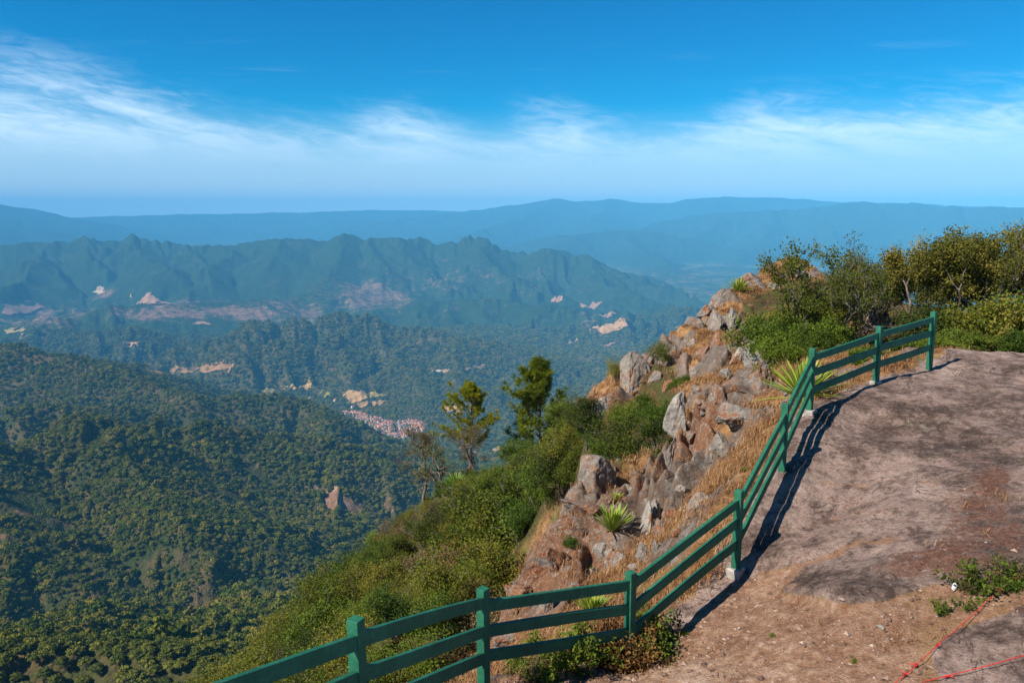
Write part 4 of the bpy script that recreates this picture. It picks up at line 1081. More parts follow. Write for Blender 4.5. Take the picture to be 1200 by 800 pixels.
# pixel centre, width and height in pixels, thickness ratio, kind, tilt, sink, label
BOULDERS = [
  (820, 375, 26, 32, .8, 'g', 28, 'tall grey slab leaning left below the ridge, beside a thinner slab'),
  (836, 374, 15, 38, .8, 'g', 22, 'thin leaning grey slab between two upright stones under the ridge'),
  (854, 376, 20, 40, .8, 'p', 4, 'pale cracked column of stone right of the leaning slabs'),
  (870, 387, 13, 36, .9, 'g', 12, 'narrow grey stone standing at the left edge of the green bushes'),
  (846, 347, 16, 12, 1, 'g', 0, 'small grey stone on the ridge below the yucca'),
  (810, 401, 14, 13, 1, 'p', 20, 'small pale stone below the leaning slabs'),
  (790, 412, 16, 22, .8, 'g', 30, 'dark grey stone on the left edge of the spur'),
  (826, 406, 10, 22, .8, 'r', 50, 'rusty narrow stone lying askew in the grass below the slabs'),
  (866, 416, 30, 24, .9, 'p', 0, 'pale blocky stone above the grass, left of the rounded grey stone'),
  (897, 417, 20, 20, 1, 'g', 0, 'rounded grey stone at the foot of the green bushes'),
  (852, 438, 14, 15, 1, 'p', 0, 'small pale stone with a crack halfway up the slope'),
  (817, 455, 13, 13, 1, 'g', 0, 'small square grey stone on the left of the rocky slope'),
  (888, 404, 10, 13, 1, 'p', 0, 'little white stone wedged beside the rounded grey stone'),
  (882, 427, 15, 9, 1, 'g', 0, 'flat grey stone below the rounded grey stone'),
  (888, 330, 34, 24, 1.2, 'g', 5, 'flat grey stone on the skyline of the ridge'),
  (912, 332, 22, 24, 1, 'g', 10, 'grey stone on the skyline between the flat stone and the bare oak'),
  (936, 318, 22, 22, 1, 'p', 0, 'pale stone on the highest point of the ridge'),
  (924, 336, 18, 12, 1, 'r', 0, 'rusty stone just under the highest point of the ridge'),
  (701, 465, 46, 58, .8, 'r', 10, 'big orange lichen boulder at the tip of the spur beside the pine'),
  (710, 478, 24, 30, .7, 'p', 18, 'pale broken stone face under the orange boulder'),
  (772, 436, 14, 30, .7, 'g', 32, 'dark grey slab with a crack above the green gully'),
  (783, 444, 9, 30, .7, 'r', 34, 'thin rusty slab beside the dark slab above the gully'),
  (796, 482, 24, 56, .7, 'p', 8, 'tall pale rock face at the upper end of the cliff edge'),
  (788, 520, 20, 56, .8, 'g', 8, 'tall grey rock face in the middle of the cliff edge'),
  (811, 505, 34, 40, .7, 'r', 10, 'rusty red rock face behind the cliff edge'),
  (880, 482, 54, 34, .9, 'g', 15, 'broad grey slab above the tan grass lip outside the fence'),
  (846, 522, 40, 34, .8, 'g', 30, 'sloping grey block below the broad slab'),
  (822, 484, 13, 13, 1, 'g', 0, 'small grey stone on the brow above the red rock face'),
  (850, 490, 16, 12, 1, 'p', 0, 'pale stone left of the broad grey slab'),
  (754, 604, 13, 44, .8, 'p', 12, 'white pillar of stone leaning over the yucca ledge'),
  (767, 588, 12, 46, .8, 'p', 10, 'white pillar of stone second in the row along the cliff'),
  (772, 618, 14, 34, .8, 'g', 8, 'grey pillar of stone at the lower end of the cliff'),
  (790, 602, 22, 22, .9, 'r', 10, 'rusty stone in the grass behind the white pillars'),
  (800, 570, 14, 16, .9, 'p', 10, 'pale stone among the rusty rock of the cliff'),
  (706, 646, 19, 21, .9, 'p', 0, 'small white-topped stone in the grass beside the big lichen slab'),
  (729, 651, 28, 42, .8, 'g', 22, 'brown and grey striped stone behind the fence post'),
  (755, 646, 26, 26, .9, 'g', 12, 'grey upright block just left of the sloping rails'),
  (744, 668, 16, 16, .9, 'p', 0, 'lichen spotted stone under the striped stone'),
  (643, 702, 24, 40, .8, 'g', 14, 'grey split stone seen between the rails at the foot of the lichen slab'),
  (610, 690, 40, 60, .8, 'r', 14, 'steep rust covered end of the lichen slab behind the rails'),
  (650, 660, 60, 50, .6, 'r', 10, 'rust and grey lichen bulge in the middle of the big slab'),
  (600, 745, 34, 30, .9, 'r', 0, 'low rusty stone beneath the lowest rail'),
  (690, 596, 60, 30, .6, 'r', 20, 'long rust stained shoulder of the big slab near the scrub'),
  (1040, 374, 34, 30, .9, 'p', 0, 'pale grey boulder under the oaks behind the fence'),
  (1003, 380, 30, 16, 1, 'r', 0, 'rust red stone under the oaks beside the pale boulder'),
  (930, 455, 20, 14, 1, 'g', 0, 'grey stone left of the yucca by the fence'),
  (866, 456, 26, 14, 1, 'r', 0, 'low rusty stone in the middle of the rocky slope'),
  (838, 470, 18, 14, 1, 'g', 0, 'low grey stone on the brow of the rocky slope'),
]
def build_boulders():
    rng = np.random.default_rng(41)
    for k, (px, py, w, h, th, kind, tilt, lab) in enumerate(BOULDERS):
        p = near_hit(px, py + h * .35, 9.0)
        if p is None: print('NOHIT', px, py); continue
        D = project(p)[2]
        me = ROCKS[(kind, k % (5 if kind == 'g' else 3))]
        o = link('boulder', me)
        sx = w * D / FPX / 2 * 1.32; sz = h * D / FPX / 2 * 1.32
        o.scale = (sx, max(sx, sz) * th * .8, sz)
        o.rotation_euler = (rad(rng.uniform(-8, 8)), rad(tilt), rad(rng.uniform(-25, 25)))
        o.location = (p[0], p[1] + sx * .45, p[2] + sz * .16)
        tag(o, lab, 'boulder')
build_boulders()
def build_stones():
    rng = np.random.default_rng(43)
    R = np.hypot(NX, NY)
    w = (ROCKO > .4) * (SLAB < .3) * (R > 11.5) * (R < 47) * (_px < 960) * (_px > 590) * (NSIDE < -.8)
    pw = (w * R ** .7).ravel().astype(float); pw /= pw.sum(); got = []
    for k in rng.choice(pw.size, 900, p=pw):
        x, y = NX.ravel()[k], NY.ravel()[k]; s = float(rng.choice([.22, .32, .45, .65, .9], p=[.30, .28, .22, .13, .07])) * rng.uniform(.8, 1.2) * min(1.25, math.hypot(x, y) / 22)
        if any((x - a) ** 2 + (y - b) ** 2 < (s + c) ** 2 * .7 for a, b, c in got): continue
        got.append((x, y, s)); kind = rng.choice(['g', 'r', 'p'], p=[.45, .3, .25])
        o = link('boulder', ROCKS[(kind, int(rng.integers(0, 5 if kind == 'g' else 3)))], None, (x, y, float(near_z(x, y)) + s * .05))
        o.scale = (s * .8, s * .8, s * rng.uniform(.7, 1.7)); o.rotation_euler = (rad(rng.uniform(-20, 20)), rad(rng.uniform(5, 40)), rng.uniform(-.7, .7))
        tag(o, 'angular weathered stone half buried among the rocks and dry grass of the spur', 'boulder', 'half buried stones of the rocky spur')
        if len(got) >= 60: break
    print('STONES', len(got))
build_stones()

# ------------------------------------------------------------------ dry grass and gravel
def build_grass():
    rng = np.random.default_rng(5)
    R = np.hypot(NX, NY)
    wgt = OUT * (1 - ROCKO * .93) * (1 - SCRUB * .93) * (1 - BUSHR * .85) * (R < 48) * sstep(-.12, -.5, NSIDE + .35 * fbm(NX / .6, NY / .6, 3, 155)) * (.12 + .88 * sstep(-.15, .25, fbm(NX / .8, NY / .8, 3, 156) + .5 * fbm(NX / 3., NY / 3., 2, 157)))
    wgt = wgt + .05 * DIRT * (R < 14) * (NSIDE > 0) * sstep(.45, .6, fbm(NX / .9, NY / .9, 3, 151) + .3) + .10 * np.clip(RUST, 0, 1) * (NSIDE > 0.3) * sstep(.1, .5, fbm(NX / .6, NY / .6, 3, 152)) * (R < 13)
    pw = (wgt * R ** 1.05).ravel(); pw /= pw.sum()
    n = 16500
    k = rng.choice(pw.size, n, p=pw)
    x = NX.ravel()[k] + rng.normal(0, .05, n); y = NY.ravel()[k] + rng.normal(0, .05, n); z = near_z(x, y)
    side = near_s(NSIDE, x, y)
    nb = 17
    bx = np.repeat(x, nb) + rng.normal(0, .09, n * nb); by = np.repeat(y, nb) + rng.normal(0, .09, n * nb); bz = np.repeat(z, nb) - .02
    L = rng.uniform(.07, .24, n * nb) * np.repeat(rng.uniform(.6, 1.25, n), nb) * np.where(np.repeat(side, nb) > 0, .55, 1)
    a = rng.uniform(0, 2 * PI, n * nb); lean = rng.uniform(.35, 1.25, n * nb)
    dx, dy = np.cos(a), np.sin(a); w = .0026 * (1 + np.hypot(bx, by) / 12) 
    sx, sy = -dy * w, dx * w
    p0 = np.stack([bx - sx, by - sy, bz], -1); p1 = np.stack([bx + sx, by + sy, bz], -1)
    mx = bx + dx * L * lean * .35; my = by + dy * L * lean * .35; mz = bz + L * .6
    p2 = np.stack([mx + sx * .8, my + sy * .8, mz], -1); p3 = np.stack([mx - sx * .8, my - sy * .8, mz], -1)
    tp = np.stack([bx + dx * L * lean, by + dy * L * lean, bz + L * np.maximum(.12, 1 - .7 * lean)], -1)
    v = np.stack([p0, p1, p2, p3, tp], 1).reshape(-1, 3)
    i = np.arange(n * nb) * 5
    q = np.stack([i, i + 1, i + 2, i + 3], 1); t = np.stack([i + 3, i + 2, i + 4], 1)
    tint = np.repeat(np.clip(rng.normal(.5, .22, n), 0, 1), nb * 5)
    me = mesh_np('dry_grass', v, [q, t], [leaf_mat('straw', [(.13, .055, .022), (.26, .125, .052), (.36, .20, .09), (.48, .31, .16), (.22, .18, .065)], .2, rough=.8)], False, dict(tint=tint))
    tag(link('dry_grass', me), kind='stuff')
build_grass()

def build_gravel():
    rng = np.random.default_rng(6)
    R = np.hypot(NX, NY)
    wgt = (DIRT * (NSIDE > -.3) + .12 * ROCKTOP * (.15 + np.clip(RUST, 0, 1)) + .15 * SEAM * (NSIDE > 0)) * (R < 19)
    pw = (wgt * R ** 1.2).ravel(); pw /= pw.sum()
    n = 5200
    k = rng.choice(pw.size, n, p=pw)
    x = NX.ravel()[k] + rng.normal(0, .03, n); y = NY.ravel()[k] + rng.normal(0, .03, n); z = near_z(x, y)
    s = np.minimum(.006 + rng.exponential(.008, n), .05)
    oct_v = np.array([(1, 0, 0), (-1, 0, 0), (0, 1, 0), (0, -1, 0), (0, 0, 1), (0, 0, -1)], float)
    oct_f = np.array([(0, 2, 4), (2, 1, 4), (1, 3, 4), (3, 0, 4), (2, 0, 5), (1, 2, 5), (3, 1, 5), (0, 3, 5)])
    V = oct_v[None] * rng.uniform(.6, 1.4, (n, 6, 1)) * s[:, None, None] * np.array([1, 1, .6])
    a = rng.uniform(0, 6.28, n); ca, sa = np.cos(a)[:, None], np.sin(a)[:, None]
    V = np.stack([V[..., 0] * ca - V[..., 1] * sa, V[..., 0] * sa + V[..., 1] * ca, V[..., 2]], -1)
    V += np.stack([x, y, z + s * .3], -1)[:, None]
    F = (oct_f[None] + (np.arange(n) * 6)[:, None, None]).reshape(-1, 3)
    me = mesh_np('gravel', V.reshape(-1, 3), F, [leaf_mat('pebble', [(.10, .06, .045), (.24, .15, .11), (.38, .28, .22), (.58, .50, .43)], 0)], False, dict(tint=np.repeat(rng.random(n), 6)))
    tag(link('gravel', me), kind='stuff')
build_gravel()
# ------------------------------------------------------------------ near trees and shrubs
def bark_mat(name, a, b, c):
    m = NT(name); p = m.pos()
    n = m.noise(p, 9, 5, .65, .3, (1, 1, .35)); f = m.noise(p, 40, 3, .6)
    col = m.ramp(m.math('ADD', m.math('MULTIPLY', n, .6), m.math('MULTIPLY', f, .4)), [(.35, a), (.5, b), (.66, c)])
    return m.done(col, m.bump(n, .8, .03), .95)
M_BARK = bark_mat('oak_bark', (.045, .034, .026), (.13, .105, .085), (.30, .26, .22))
M_PBARK = bark_mat('pine_bark', (.05, .030, .020), (.15, .095, .065), (.30, .22, .17))
LM = {
 'olive': leaf_mat('olive_leaves', [(.022, .038, .006), (.052, .074, .009), (.098, .118, .012), (.165, .165, .017), (.26, .22, .036)], .30, .62),
 'green': leaf_mat('green_leaves', [(.020, .045, .007), (.045, .085, .010), (.085, .140, .014), (.140, .190, .018), (.20, .22, .03)], .32),
 'brown': leaf_mat('dry_leaves', [(.035, .030, .014), (.075, .060, .025), (.125, .095, .040), (.18, .130, .055), (.25, .18, .08)], .25),
 'oak': leaf_mat('oak_leaves', [(.026, .036, .006), (.066, .076, .009), (.120, .115, .011), (.19, .160, .017), (.36, .26, .055)], .32, spec=.3),
 'bright': leaf_mat('bright_leaves', [(.035, .065, .009), (.075, .115, .012), (.125, .175, .016), (.19, .23, .024)], .35),
 'needle': leaf_mat('pine_needles', [(.060, .095, .010), (.14, .18, .012), (.25, .27, .015), (.38, .34, .018), (.46, .33, .030)], .42),
 'rusty': leaf_mat('rusty_leaves', [(.09, .04, .015), (.17, .08, .025), (.26, .13, .04), (.20, .16, .04)], .25),
 'agave': leaf_mat('agave_leaves', [(.08, .16, .015), (.16, .26, .025), (.28, .34, .035), (.44, .42, .07)], .22, rough=.5, spec=.4),
}
def _rot(v, ax, a):
    ax = ax / (np.linalg.norm(ax) + 1e-9)
    return v * math.cos(a) + np.cross(ax, v) * math.sin(a) + ax * (v @ ax) * (1 - math.cos(a))

def grow(r, mb, base, d, L, rad_, depth, tips, spread=.75, up=.25, kink=.22, kids=(2, 3), shrink=.72, k=5):
    n = 5
    pts = [np.array(base, float)]; dd = d / np.linalg.norm(d)
    for i in range(n):
        dd = dd + r.normal(size=3) * kink + np.array([0, 0, up * .25]); dd /= np.linalg.norm(dd)
        pts.append(pts[-1] + dd * L / n)
    rr = np.linspace(rad_, rad_ * .66, n + 1)
    mb.tube(pts, rr, k if rad_ > .02 else 4, cap=(depth == 0))
    if depth <= 1:
        tips.append((pts[-1], 1.0)); tips.append((pts[-3], .8))
    if depth == 0: return
    if depth <= 2: tips.append((pts[3], .7))
    m = r.integers(kids[0], kids[1] + 1)
    a0 = r.uniform(0, 6.28)
    for j in range(m):
        perp = np.cross(dd, [0.2, .3, 1.0]); perp /= np.linalg.norm(perp) + 1e-9
        perp = _rot(perp, dd, a0 + j * 2 * PI / m + r.uniform(-.5, .5))
        nd = dd * math.cos(spread) + perp * math.sin(spread) * r.uniform(.6, 1.25)
        st = pts[-1] if j == 0 else pts[r.integers(3, n + 1)]
        grow(r, mb, st, nd, L * shrink * r.uniform(.75, 1.2), rad_ * .62, depth - 1, tips, spread, up, kink, kids, shrink, k)

def leaf_cloud(r, tips, per, cl, size, aspect=.6, upb=.5):
    P = np.array([t[0] for t in tips]); w = np.array([t[1] for t in tips])
    n = len(P)
    c = np.repeat(P, per, 0) + r.normal(size=(n * per, 3)) * cl * np.array([1, 1, .75]) * np.repeat(w, per)[:, None] * .6
    nm = r.normal(size=(n * per, 3)) + np.array([0, 0, upb])
    v = leaves_np(c, nm, np.full(n * per, size), r, aspect)
    t = np.clip(np.repeat(r.uniform(.15, .85, n), per) + r.normal(size=n * per) * .20, 0, 1)
    return v, np.repeat(t, 4)

def crown_mesh(name, v, t, mat):
    return mesh_np(name, v, quads(len(v) // 4), [mat], False, dict(tint=t))

def proto_shrub(seed, h, mat, per=26, leaf=.085, cl=.26, stems=5, depth=3, spread=.7, lean=.75, bark=M_BARK, up=.3, kids=(2, 3)):
    r = np.random.default_rng(seed); mb = MB(); tips = []
    for i in range(stems):
        a = i * 2 * PI / stems + r.uniform(-.5, .5)
        d = np.array([math.cos(a) * lean * r.uniform(.3, 1), math.sin(a) * lean * r.uniform(.3, 1), 1.0])
        grow(r, mb, (math.cos(a) * .08, math.sin(a) * .08, -.35), d, h * .40 * r.uniform(.7, 1.15), .035 * h / 2.2, depth, tips, spread, up, .2, kids)
    v, t = leaf_cloud(r, tips, per, cl * h / 2.2, leaf)
    return mb.mesh('trunk', [bark], True), crown_mesh('crown', v, t, mat)

def proto_oak(seed, h, mat, per=30, leaf=.085, cl=.30, trunks=1, depth=4, lean=.15, bark=M_BARK, rad_=.075, spread=.62, shrink=.74):
    r = np.random.default_rng(seed); mb = MB(); tips = []
    for i in range(trunks):
        a = r.uniform(0, 6.28)
        d = np.array([math.cos(a) * lean, math.sin(a) * lean, 1.0])
        grow(r, mb, (math.cos(a) * .1 * i, math.sin(a) * .1 * i, -.3), d, h * .36, rad_, depth, tips, spread, .35, .16, (2, 3), shrink, 7)
    v, t = leaf_cloud(r, tips, per, cl, leaf)
    return mb.mesh('trunk', [bark], True), crown_mesh('crown', v, t, mat)

def needle_tufts(r, tips, per, L, wid):
    P = np.array([t[0] for t in tips]); D = np.array([t[1] for t in tips])
    n = len(P)
    d = r.normal(size=(n * per, 3)) * .62 + np.repeat(D, per, 0) * .75; d /= np.linalg.norm(d, axis=1)[:, None]
    a = np.cross(d, r.normal(size=(n * per, 3))); a /= np.linalg.norm(a, axis=1)[:, None]
    b = np.repeat(P, per, 0) + d * .03; l = (L * r.uniform(.7, 1.15, n * per))[:, None]
    e = b + d * l - np.array([0, 0, 1]) * l * .12
    w = wid
    v = np.stack([b - a * w * .5, b + a * w * .5, e + a * w * .35, e - a * w * .35], 1).reshape(-1, 3)
    t = np.clip(np.repeat(r.uniform(.1, .9, n), per) + r.normal(size=n * per) * .12, 0, 1)
    return v, np.repeat(t, 4)

def proto_pine(seed, h, clear, wid, per=26, nl=17, rad_=.13, lop=None, bend=.25, top_round=.6):
    """trunk with whorled limbs that turn up at the ends and carry needle tufts; clear = bare height"""
    r = np.random.default_rng(seed); mb = MB(); tips = []
    n = 12
    z = np.linspace(-.5, h, n); bx = bend * np.sin(z / h * 2.2) + r.normal(0, .03, n); by = bend * .5 * np.sin(z / h * 1.7 + 1)
    pts = np.stack([bx, by, z], -1)
    mb.tube(pts, np.linspace(rad_, .02, n), 8)
    for k in range(nl):
        f = (k + .5) / nl; zz = clear + (h - clear) * f
        c = np.array([np.interp(zz, z, bx), np.interp(zz, z, by), zz])
        L0 = wid * (.50 + .55 * math.sin(PI * min(1, .25 + f * .75))) * (1 - f ** 2.6 * .62) * (.62 if f < .12 else 1)
        for j in range(r.integers(3, 6)):
            a = r.uniform(0, 2 * PI)
            L = L0 * r.uniform(.45, 1.1)
            if lop is not None: L *= 1 + lop[2] * math.cos(a - lop[0]) * (1 if f > lop[1] else .3)
            d = np.array([math.cos(a), math.sin(a), r.uniform(-.15, .35) + f * .8]); d /= np.linalg.norm(d)
            q = [c]; m = 7; dd = d.copy()
            for i in range(m):
                dd = dd + r.normal(size=3) * .13 + np.array([0, 0, .10]); dd /= np.linalg.norm(dd)
                q.append(q[-1] + dd * L / m)
            mb.tube(q, np.linspace(.032 * (1.2 - f * .6), .008, m + 1), 4)
            tips.append((q[-1], dd))
            for i in range(3 if f < .8 else 1, m + 1):
                for sgn in (-1, 1):
                    if r.random() < .22: continue
                    sd = np.cross(dd, (0, 0, 1.0)) * sgn * r.uniform(.5, 1.1) + dd * .7 + r.normal(size=3) * .25 + np.array([0, 0, .35]); sd /= np.linalg.norm(sd)
                    l = r.uniform(.22, .55) * (.6 + .5 * (1 - i / m))
                    e = q[i] + sd * l; mid = q[i] + sd * l * .5 + np.array([0, 0, -.02])
                    mb.tube([q[i], mid, e], [.011, .008, .005], 3)
                    tips.append((e, sd))
                    if r.random() < .55: tips.append((mid + r.normal(size=3) * .06, sd + np.array([0, 0, .6])))
    v, t = needle_tufts(r, tips, per, .24, .026)
    return mb.mesh('trunk', [M_PBARK], True), crown_mesh('crown', v, t, LM['needle'])

def place(name, pr, loc, rz, sc, label, cat, group=None):
    o = empty(name, loc, rz); o.scale = (sc, sc, sc) if not hasattr(sc, '__len__') else sc
    tag(o, label, cat, group)
    for nm, me in zip(('trunk', 'crown'), pr):
        link(nm, me, o)
    return o

def gz(px, py): return near_hit(px, py, 9.0)

# --- scrub on the wooded slope
SHR = [proto_shrub(11, 2.2, LM['olive'], 34, .066, .30), proto_shrub(12, 2.4, LM['olive'], 34, .068, .26, 4), proto_shrub(13, 2.0, LM['green'], 36, .064, .28),
       proto_shrub(14, 2.1, LM['brown'], 13, .070, .28, 6), proto_shrub(15, 2.6, LM['olive'], 32, .066, .26, 4), proto_shrub(16, 1.9, LM['bright'], 20, .08, .26), proto_shrub(17, 2.3, LM['rusty'], 11, .07, .28, 5)]
SLAB_KEEP = [(588, 720), (592, 680), (622, 640), (660, 604), (700, 570), (740, 548), (775, 535), (790, 470), (800, 430), (900, 470), (900, 700), (590, 900)]
TIP_KEEP = [(676, 432), (730, 430), (728, 480), (676, 492)]
CREST_KEEP = [(745, 432), (765, 405), (800, 365), (850, 330), (880, 310), (880, 420), (800, 470), (775, 462)]
LAB = {
  0: ('dense olive green scrub oak among its like on the wooded slope below the fence', 'shrub', 'olive scrub oaks on the slope'),
  1: ('dense olive green scrub oak among its like on the wooded slope below the fence', 'shrub', 'olive scrub oaks on the slope'),
  4: ('dense olive green scrub oak among its like on the wooded slope below the fence', 'shrub', 'olive scrub oaks on the slope'),
  2: ('fresh green leafy shrub scattered between the olive scrub of the wooded slope', 'shrub', 'fresh green shrubs on the slope'),
  5: ('yellowish bright green shrub scattered between the olive scrub of the slope', 'shrub', 'bright green shrubs on the slope'),
  3: ('thin greyish brown twiggy shrub standing between the olive scrub of the slope', 'shrub', 'twiggy brown shrubs on the slope'),
  6: ('rusty red drying shrub standing between the olive scrub of the slope', 'shrub', 'rusty shrubs on the slope'),
}
def build_scrub():
    rng = np.random.default_rng(19)
    got = []; cnt = 0
    R = np.hypot(NX, NY)
    w = (SCRUB > .5) * (R > 14) * (R < 92) * (_px > -60) * (_px < 830)
    slp = np.abs(np.gradient(NZ, axis=0) / (NLR[1] - NLR[0]) / R) + np.abs(np.gradient(NZ, axis=1) / (NAZ[1] - NAZ[0]) / R)
    pw = (w * R ** 1.1 * (1 + 2.5 * slp)).ravel().astype(float); pw /= pw.sum()
    for k in rng.choice(pw.size, 16000, p=pw):
        x, y = NX.ravel()[k], NY.ravel()[k]; r = math.hypot(x, y)
        sp = 1.25 + r * .011
        z = float(near_z(x, y))
        if any((x - a) ** 2 + (y - b) ** 2 + (z - c) ** 2 * 1.6 < sp * sp for a, b, c in got): continue
        px, py, d = project(np.array([x, y, z]))
        if not (-60 < px < 830): continue
        n = fbm(np.array([x / 7.0]), np.array([y / 7.0]), 2, 61)[0]
        s = rng.choice([.62, .85, 1.1, 1.4, 1.75], p=[.2, .25, .25, .2, .1]) * rng.uniform(.9, 1.1) * (1 + .25 * n)
        s = min(s, .42 + r / 36) * (1.3 if px > 560 else 1.0)
        hpx = 2.5 * s * FPX / d; wpx = .9 * s * FPX / d
        bad = False
        for poly in (SLAB_KEEP, TIP_KEEP, CREST_KEEP):
            cs = [(px, py - hpx), (px - wpx, py - hpx * .7), (px + wpx, py - hpx * .7), (px, py - hpx * .5)]
            if inpoly([c[0] for c in cs], [c[1] for c in cs], poly).any() and d < {0: 24, 1: 38, 2: 40}[(SLAB_KEEP, TIP_KEEP, CREST_KEEP).index(poly)]: bad = True
        # keep the skyline of the slope: nothing may rise far above it
        sky = np.interp(px, [-60, 120, 200, 270, 330, 400, 440, 490, 540, 600, 650, 690, 760], [800, 790, 768, 735, 690, 645, 612, 590, 560, 540, 490, 470, 430])
        top = py - hpx
        if top < sky - 6:
            s2 = s * max(.3, (py - sky + 4) / hpx)
            if s2 < .4: bad = True
            s = s2
        if bad: continue
        # hidden behind the near slope?
        i, j = near_idx(x, y); j = int(j); i = int(i)
        tt = NTAN[:max(i - 2, 1), j].max()
        if (z + 2.3 * s) / r < tt - .002: continue
        got.append((x, y, z)); cnt += 1
        u = rng.random() + .25 * n
        kind = 3 if u < .14 else 6 if u < .17 else 0 if u < .42 else 1 if u < .6 else 4 if u < .76 else 2 if u < .93 else 5
        if px > 600 and kind in (3, 6): kind = 2 if rng.random() < .6 else 5
        lab, cat, grp = LAB[kind]
        place('scrub_oak' if kind in (0, 1, 4) else 'shrub', SHR[kind], (x, y, z), rng.uniform(0, 6.28), (s * rng.uniform(.9, 1.25), s * rng.uniform(.9, 1.25), s), lab, cat, grp)
        if cnt >= 470: break
    for px, py, s, kind in ((512, 604, .5, 0), (524, 600, .42, 1), (536, 598, .5, 2), (548, 596, .4, 0), (560, 590, .45, 4), (572, 584, .5, 1), (586, 580, .5, 0), (598, 572, .55, 2), (518, 622, .6, 1), (532, 618, .62, 0), (547, 612, .6, 4), (562, 608, .65, 1), (578, 604, .65, 2), (505, 640, .7, 4), (522, 640, .75, 0), (540, 636, .75, 2), (610, 566, .6, 1), (622, 556, .6, 0), (655, 540, .7, 1), (664, 520, .7, 2), (672, 505, .6, 0), (680, 530, .6, 4), (645, 560, .7, 0), (690, 515, .55, 2)):
        p = near_hit(px, py, 12.0)
        if p is None: continue
        lab, cat, grp = LAB[kind]
        place('scrub_oak' if kind in (0, 1, 4) else 'shrub', SHR[kind], (p[0], p[1], p[2] - .05), rng.uniform(0, 6.28), (s * 1.25, s * 1.25, s), lab, cat, grp)
    print('SCRUB', cnt)
build_scrub()

# --- the two pines and the bare-stemmed oaks beside them
def tree_at(name, pr, px, py, D, rz, sc, label, cat, group=None):
    p = at(px, py, D); z = float(near_z(p[0], p[1])) if math.hypot(p[0], p[1]) < 100 else p[2]
    return place(name, pr, (p[0], p[1], min(z, p[2] + .6) - .1), rz, sc, label, cat, group)
def height_for(px, pyb, pyt, D):
    return (pyb - pyt) * D / FPX
P1 = proto_pine(31, 9.4, 4.0, 3.6, 32, 17, .17, (PI * .85, .3, .28), .35, .62)
P2 = proto_pine(32, 10.2, 3.6, 2.5, 26, 18, .15, (PI, .2, .15), .2, .55)
def pine_at(pr, px, pyt, D, rz, label):
    b = at(px, 560, D); z = float(near_z(b[0], b[1])); topz = at(px, pyt, D)[2]
    hh = max(v.co.z for v in pr[1].vertices); s = (topz - z) / hh
    print('PINE', px, z, s)
    place('pine_tree', pr, (b[0], b[1], z), rz, s, label, 'pine tree')
pine_at(P1, 550, 440, 57, .4, 'tall pine with bare lower trunk rising behind the leaning oak')
pine_at(P2, 633, 411, 58, 1.2, 'round topped pine standing alone above the scrub left of the orange boulder')
def proto_leaning(seed, path, rad_, h, mat, per, cl, depth=3, leaf=.08, branch=.9):
    r = np.random.default_rng(seed); mb = MB(); tips = []
    P = np.array(path, float)
    t = np.linspace(0, len(P) - 1, 14); pts = np.stack([np.interp(t, np.arange(len(P)), P[:, i]) for i in range(3)], -1)
    pts[1:-1] += r.normal(0, .04, (12, 3))
    mb.tube(pts, np.linspace(rad_, rad_ * .55, 14), 7)
    for i in (6, 8, 9, 10, 11, 12, 13, 13, 13):
        d = np.array([r.normal() * .9, r.normal() * .9, r.uniform(.1, 1.0)])
        grow(r, mb, pts[i], d, branch * r.uniform(.7, 1.2), rad_ * .42, depth, tips, .7, .25, .22, (2, 3), .72, 5)
    v, tt = leaf_cloud(r, tips, per, cl, leaf)
    return mb.mesh('trunk', [M_BARK], True), crown_mesh('crown', v, tt, mat)
L1 = proto_leaning(41, [(0, 0, -.4), (.1, 0, .9), (-.55, .1, 2.0), (-1.4, .1, 3.2), (-1.9, 0, 4.4), (-2.0, .1, 5.2)], .17, 5, LM['brown'], 16, .34)
L2 = proto_leaning(42, [(0, 0, -.4), (-.05, 0, 1.2), (.25, .1, 2.6), (.1, 0, 3.9), (-.1, .1, 5.2)], .13, 5, LM['brown'], 12, .30)
L3 = proto_leaning(43, [(0, 0, -.4), (-.1, 0, .6), (-.7, .1, 1.3), (-1.2, .1, 2.3), (-1.3, 0, 3.0)], .13, 3, LM['olive'], 12, .3, 2)
tree_at('oak_tree', L1, 572, 596, 52, 0, .70, 'oak with a thick dark trunk leaning left in front of the tall pine', 'oak tree')
tree_at('oak_tree', L2, 497, 612, 54, 0, .92, 'slender grey oak with sparse crown, leftmost of the trees beside the pines', 'oak tree')
tree_at('oak_tree', L3, 538, 612, 52, 0, 1.0, 'small oak with a pale twisted trunk at the foot of the tall pine', 'oak tree')

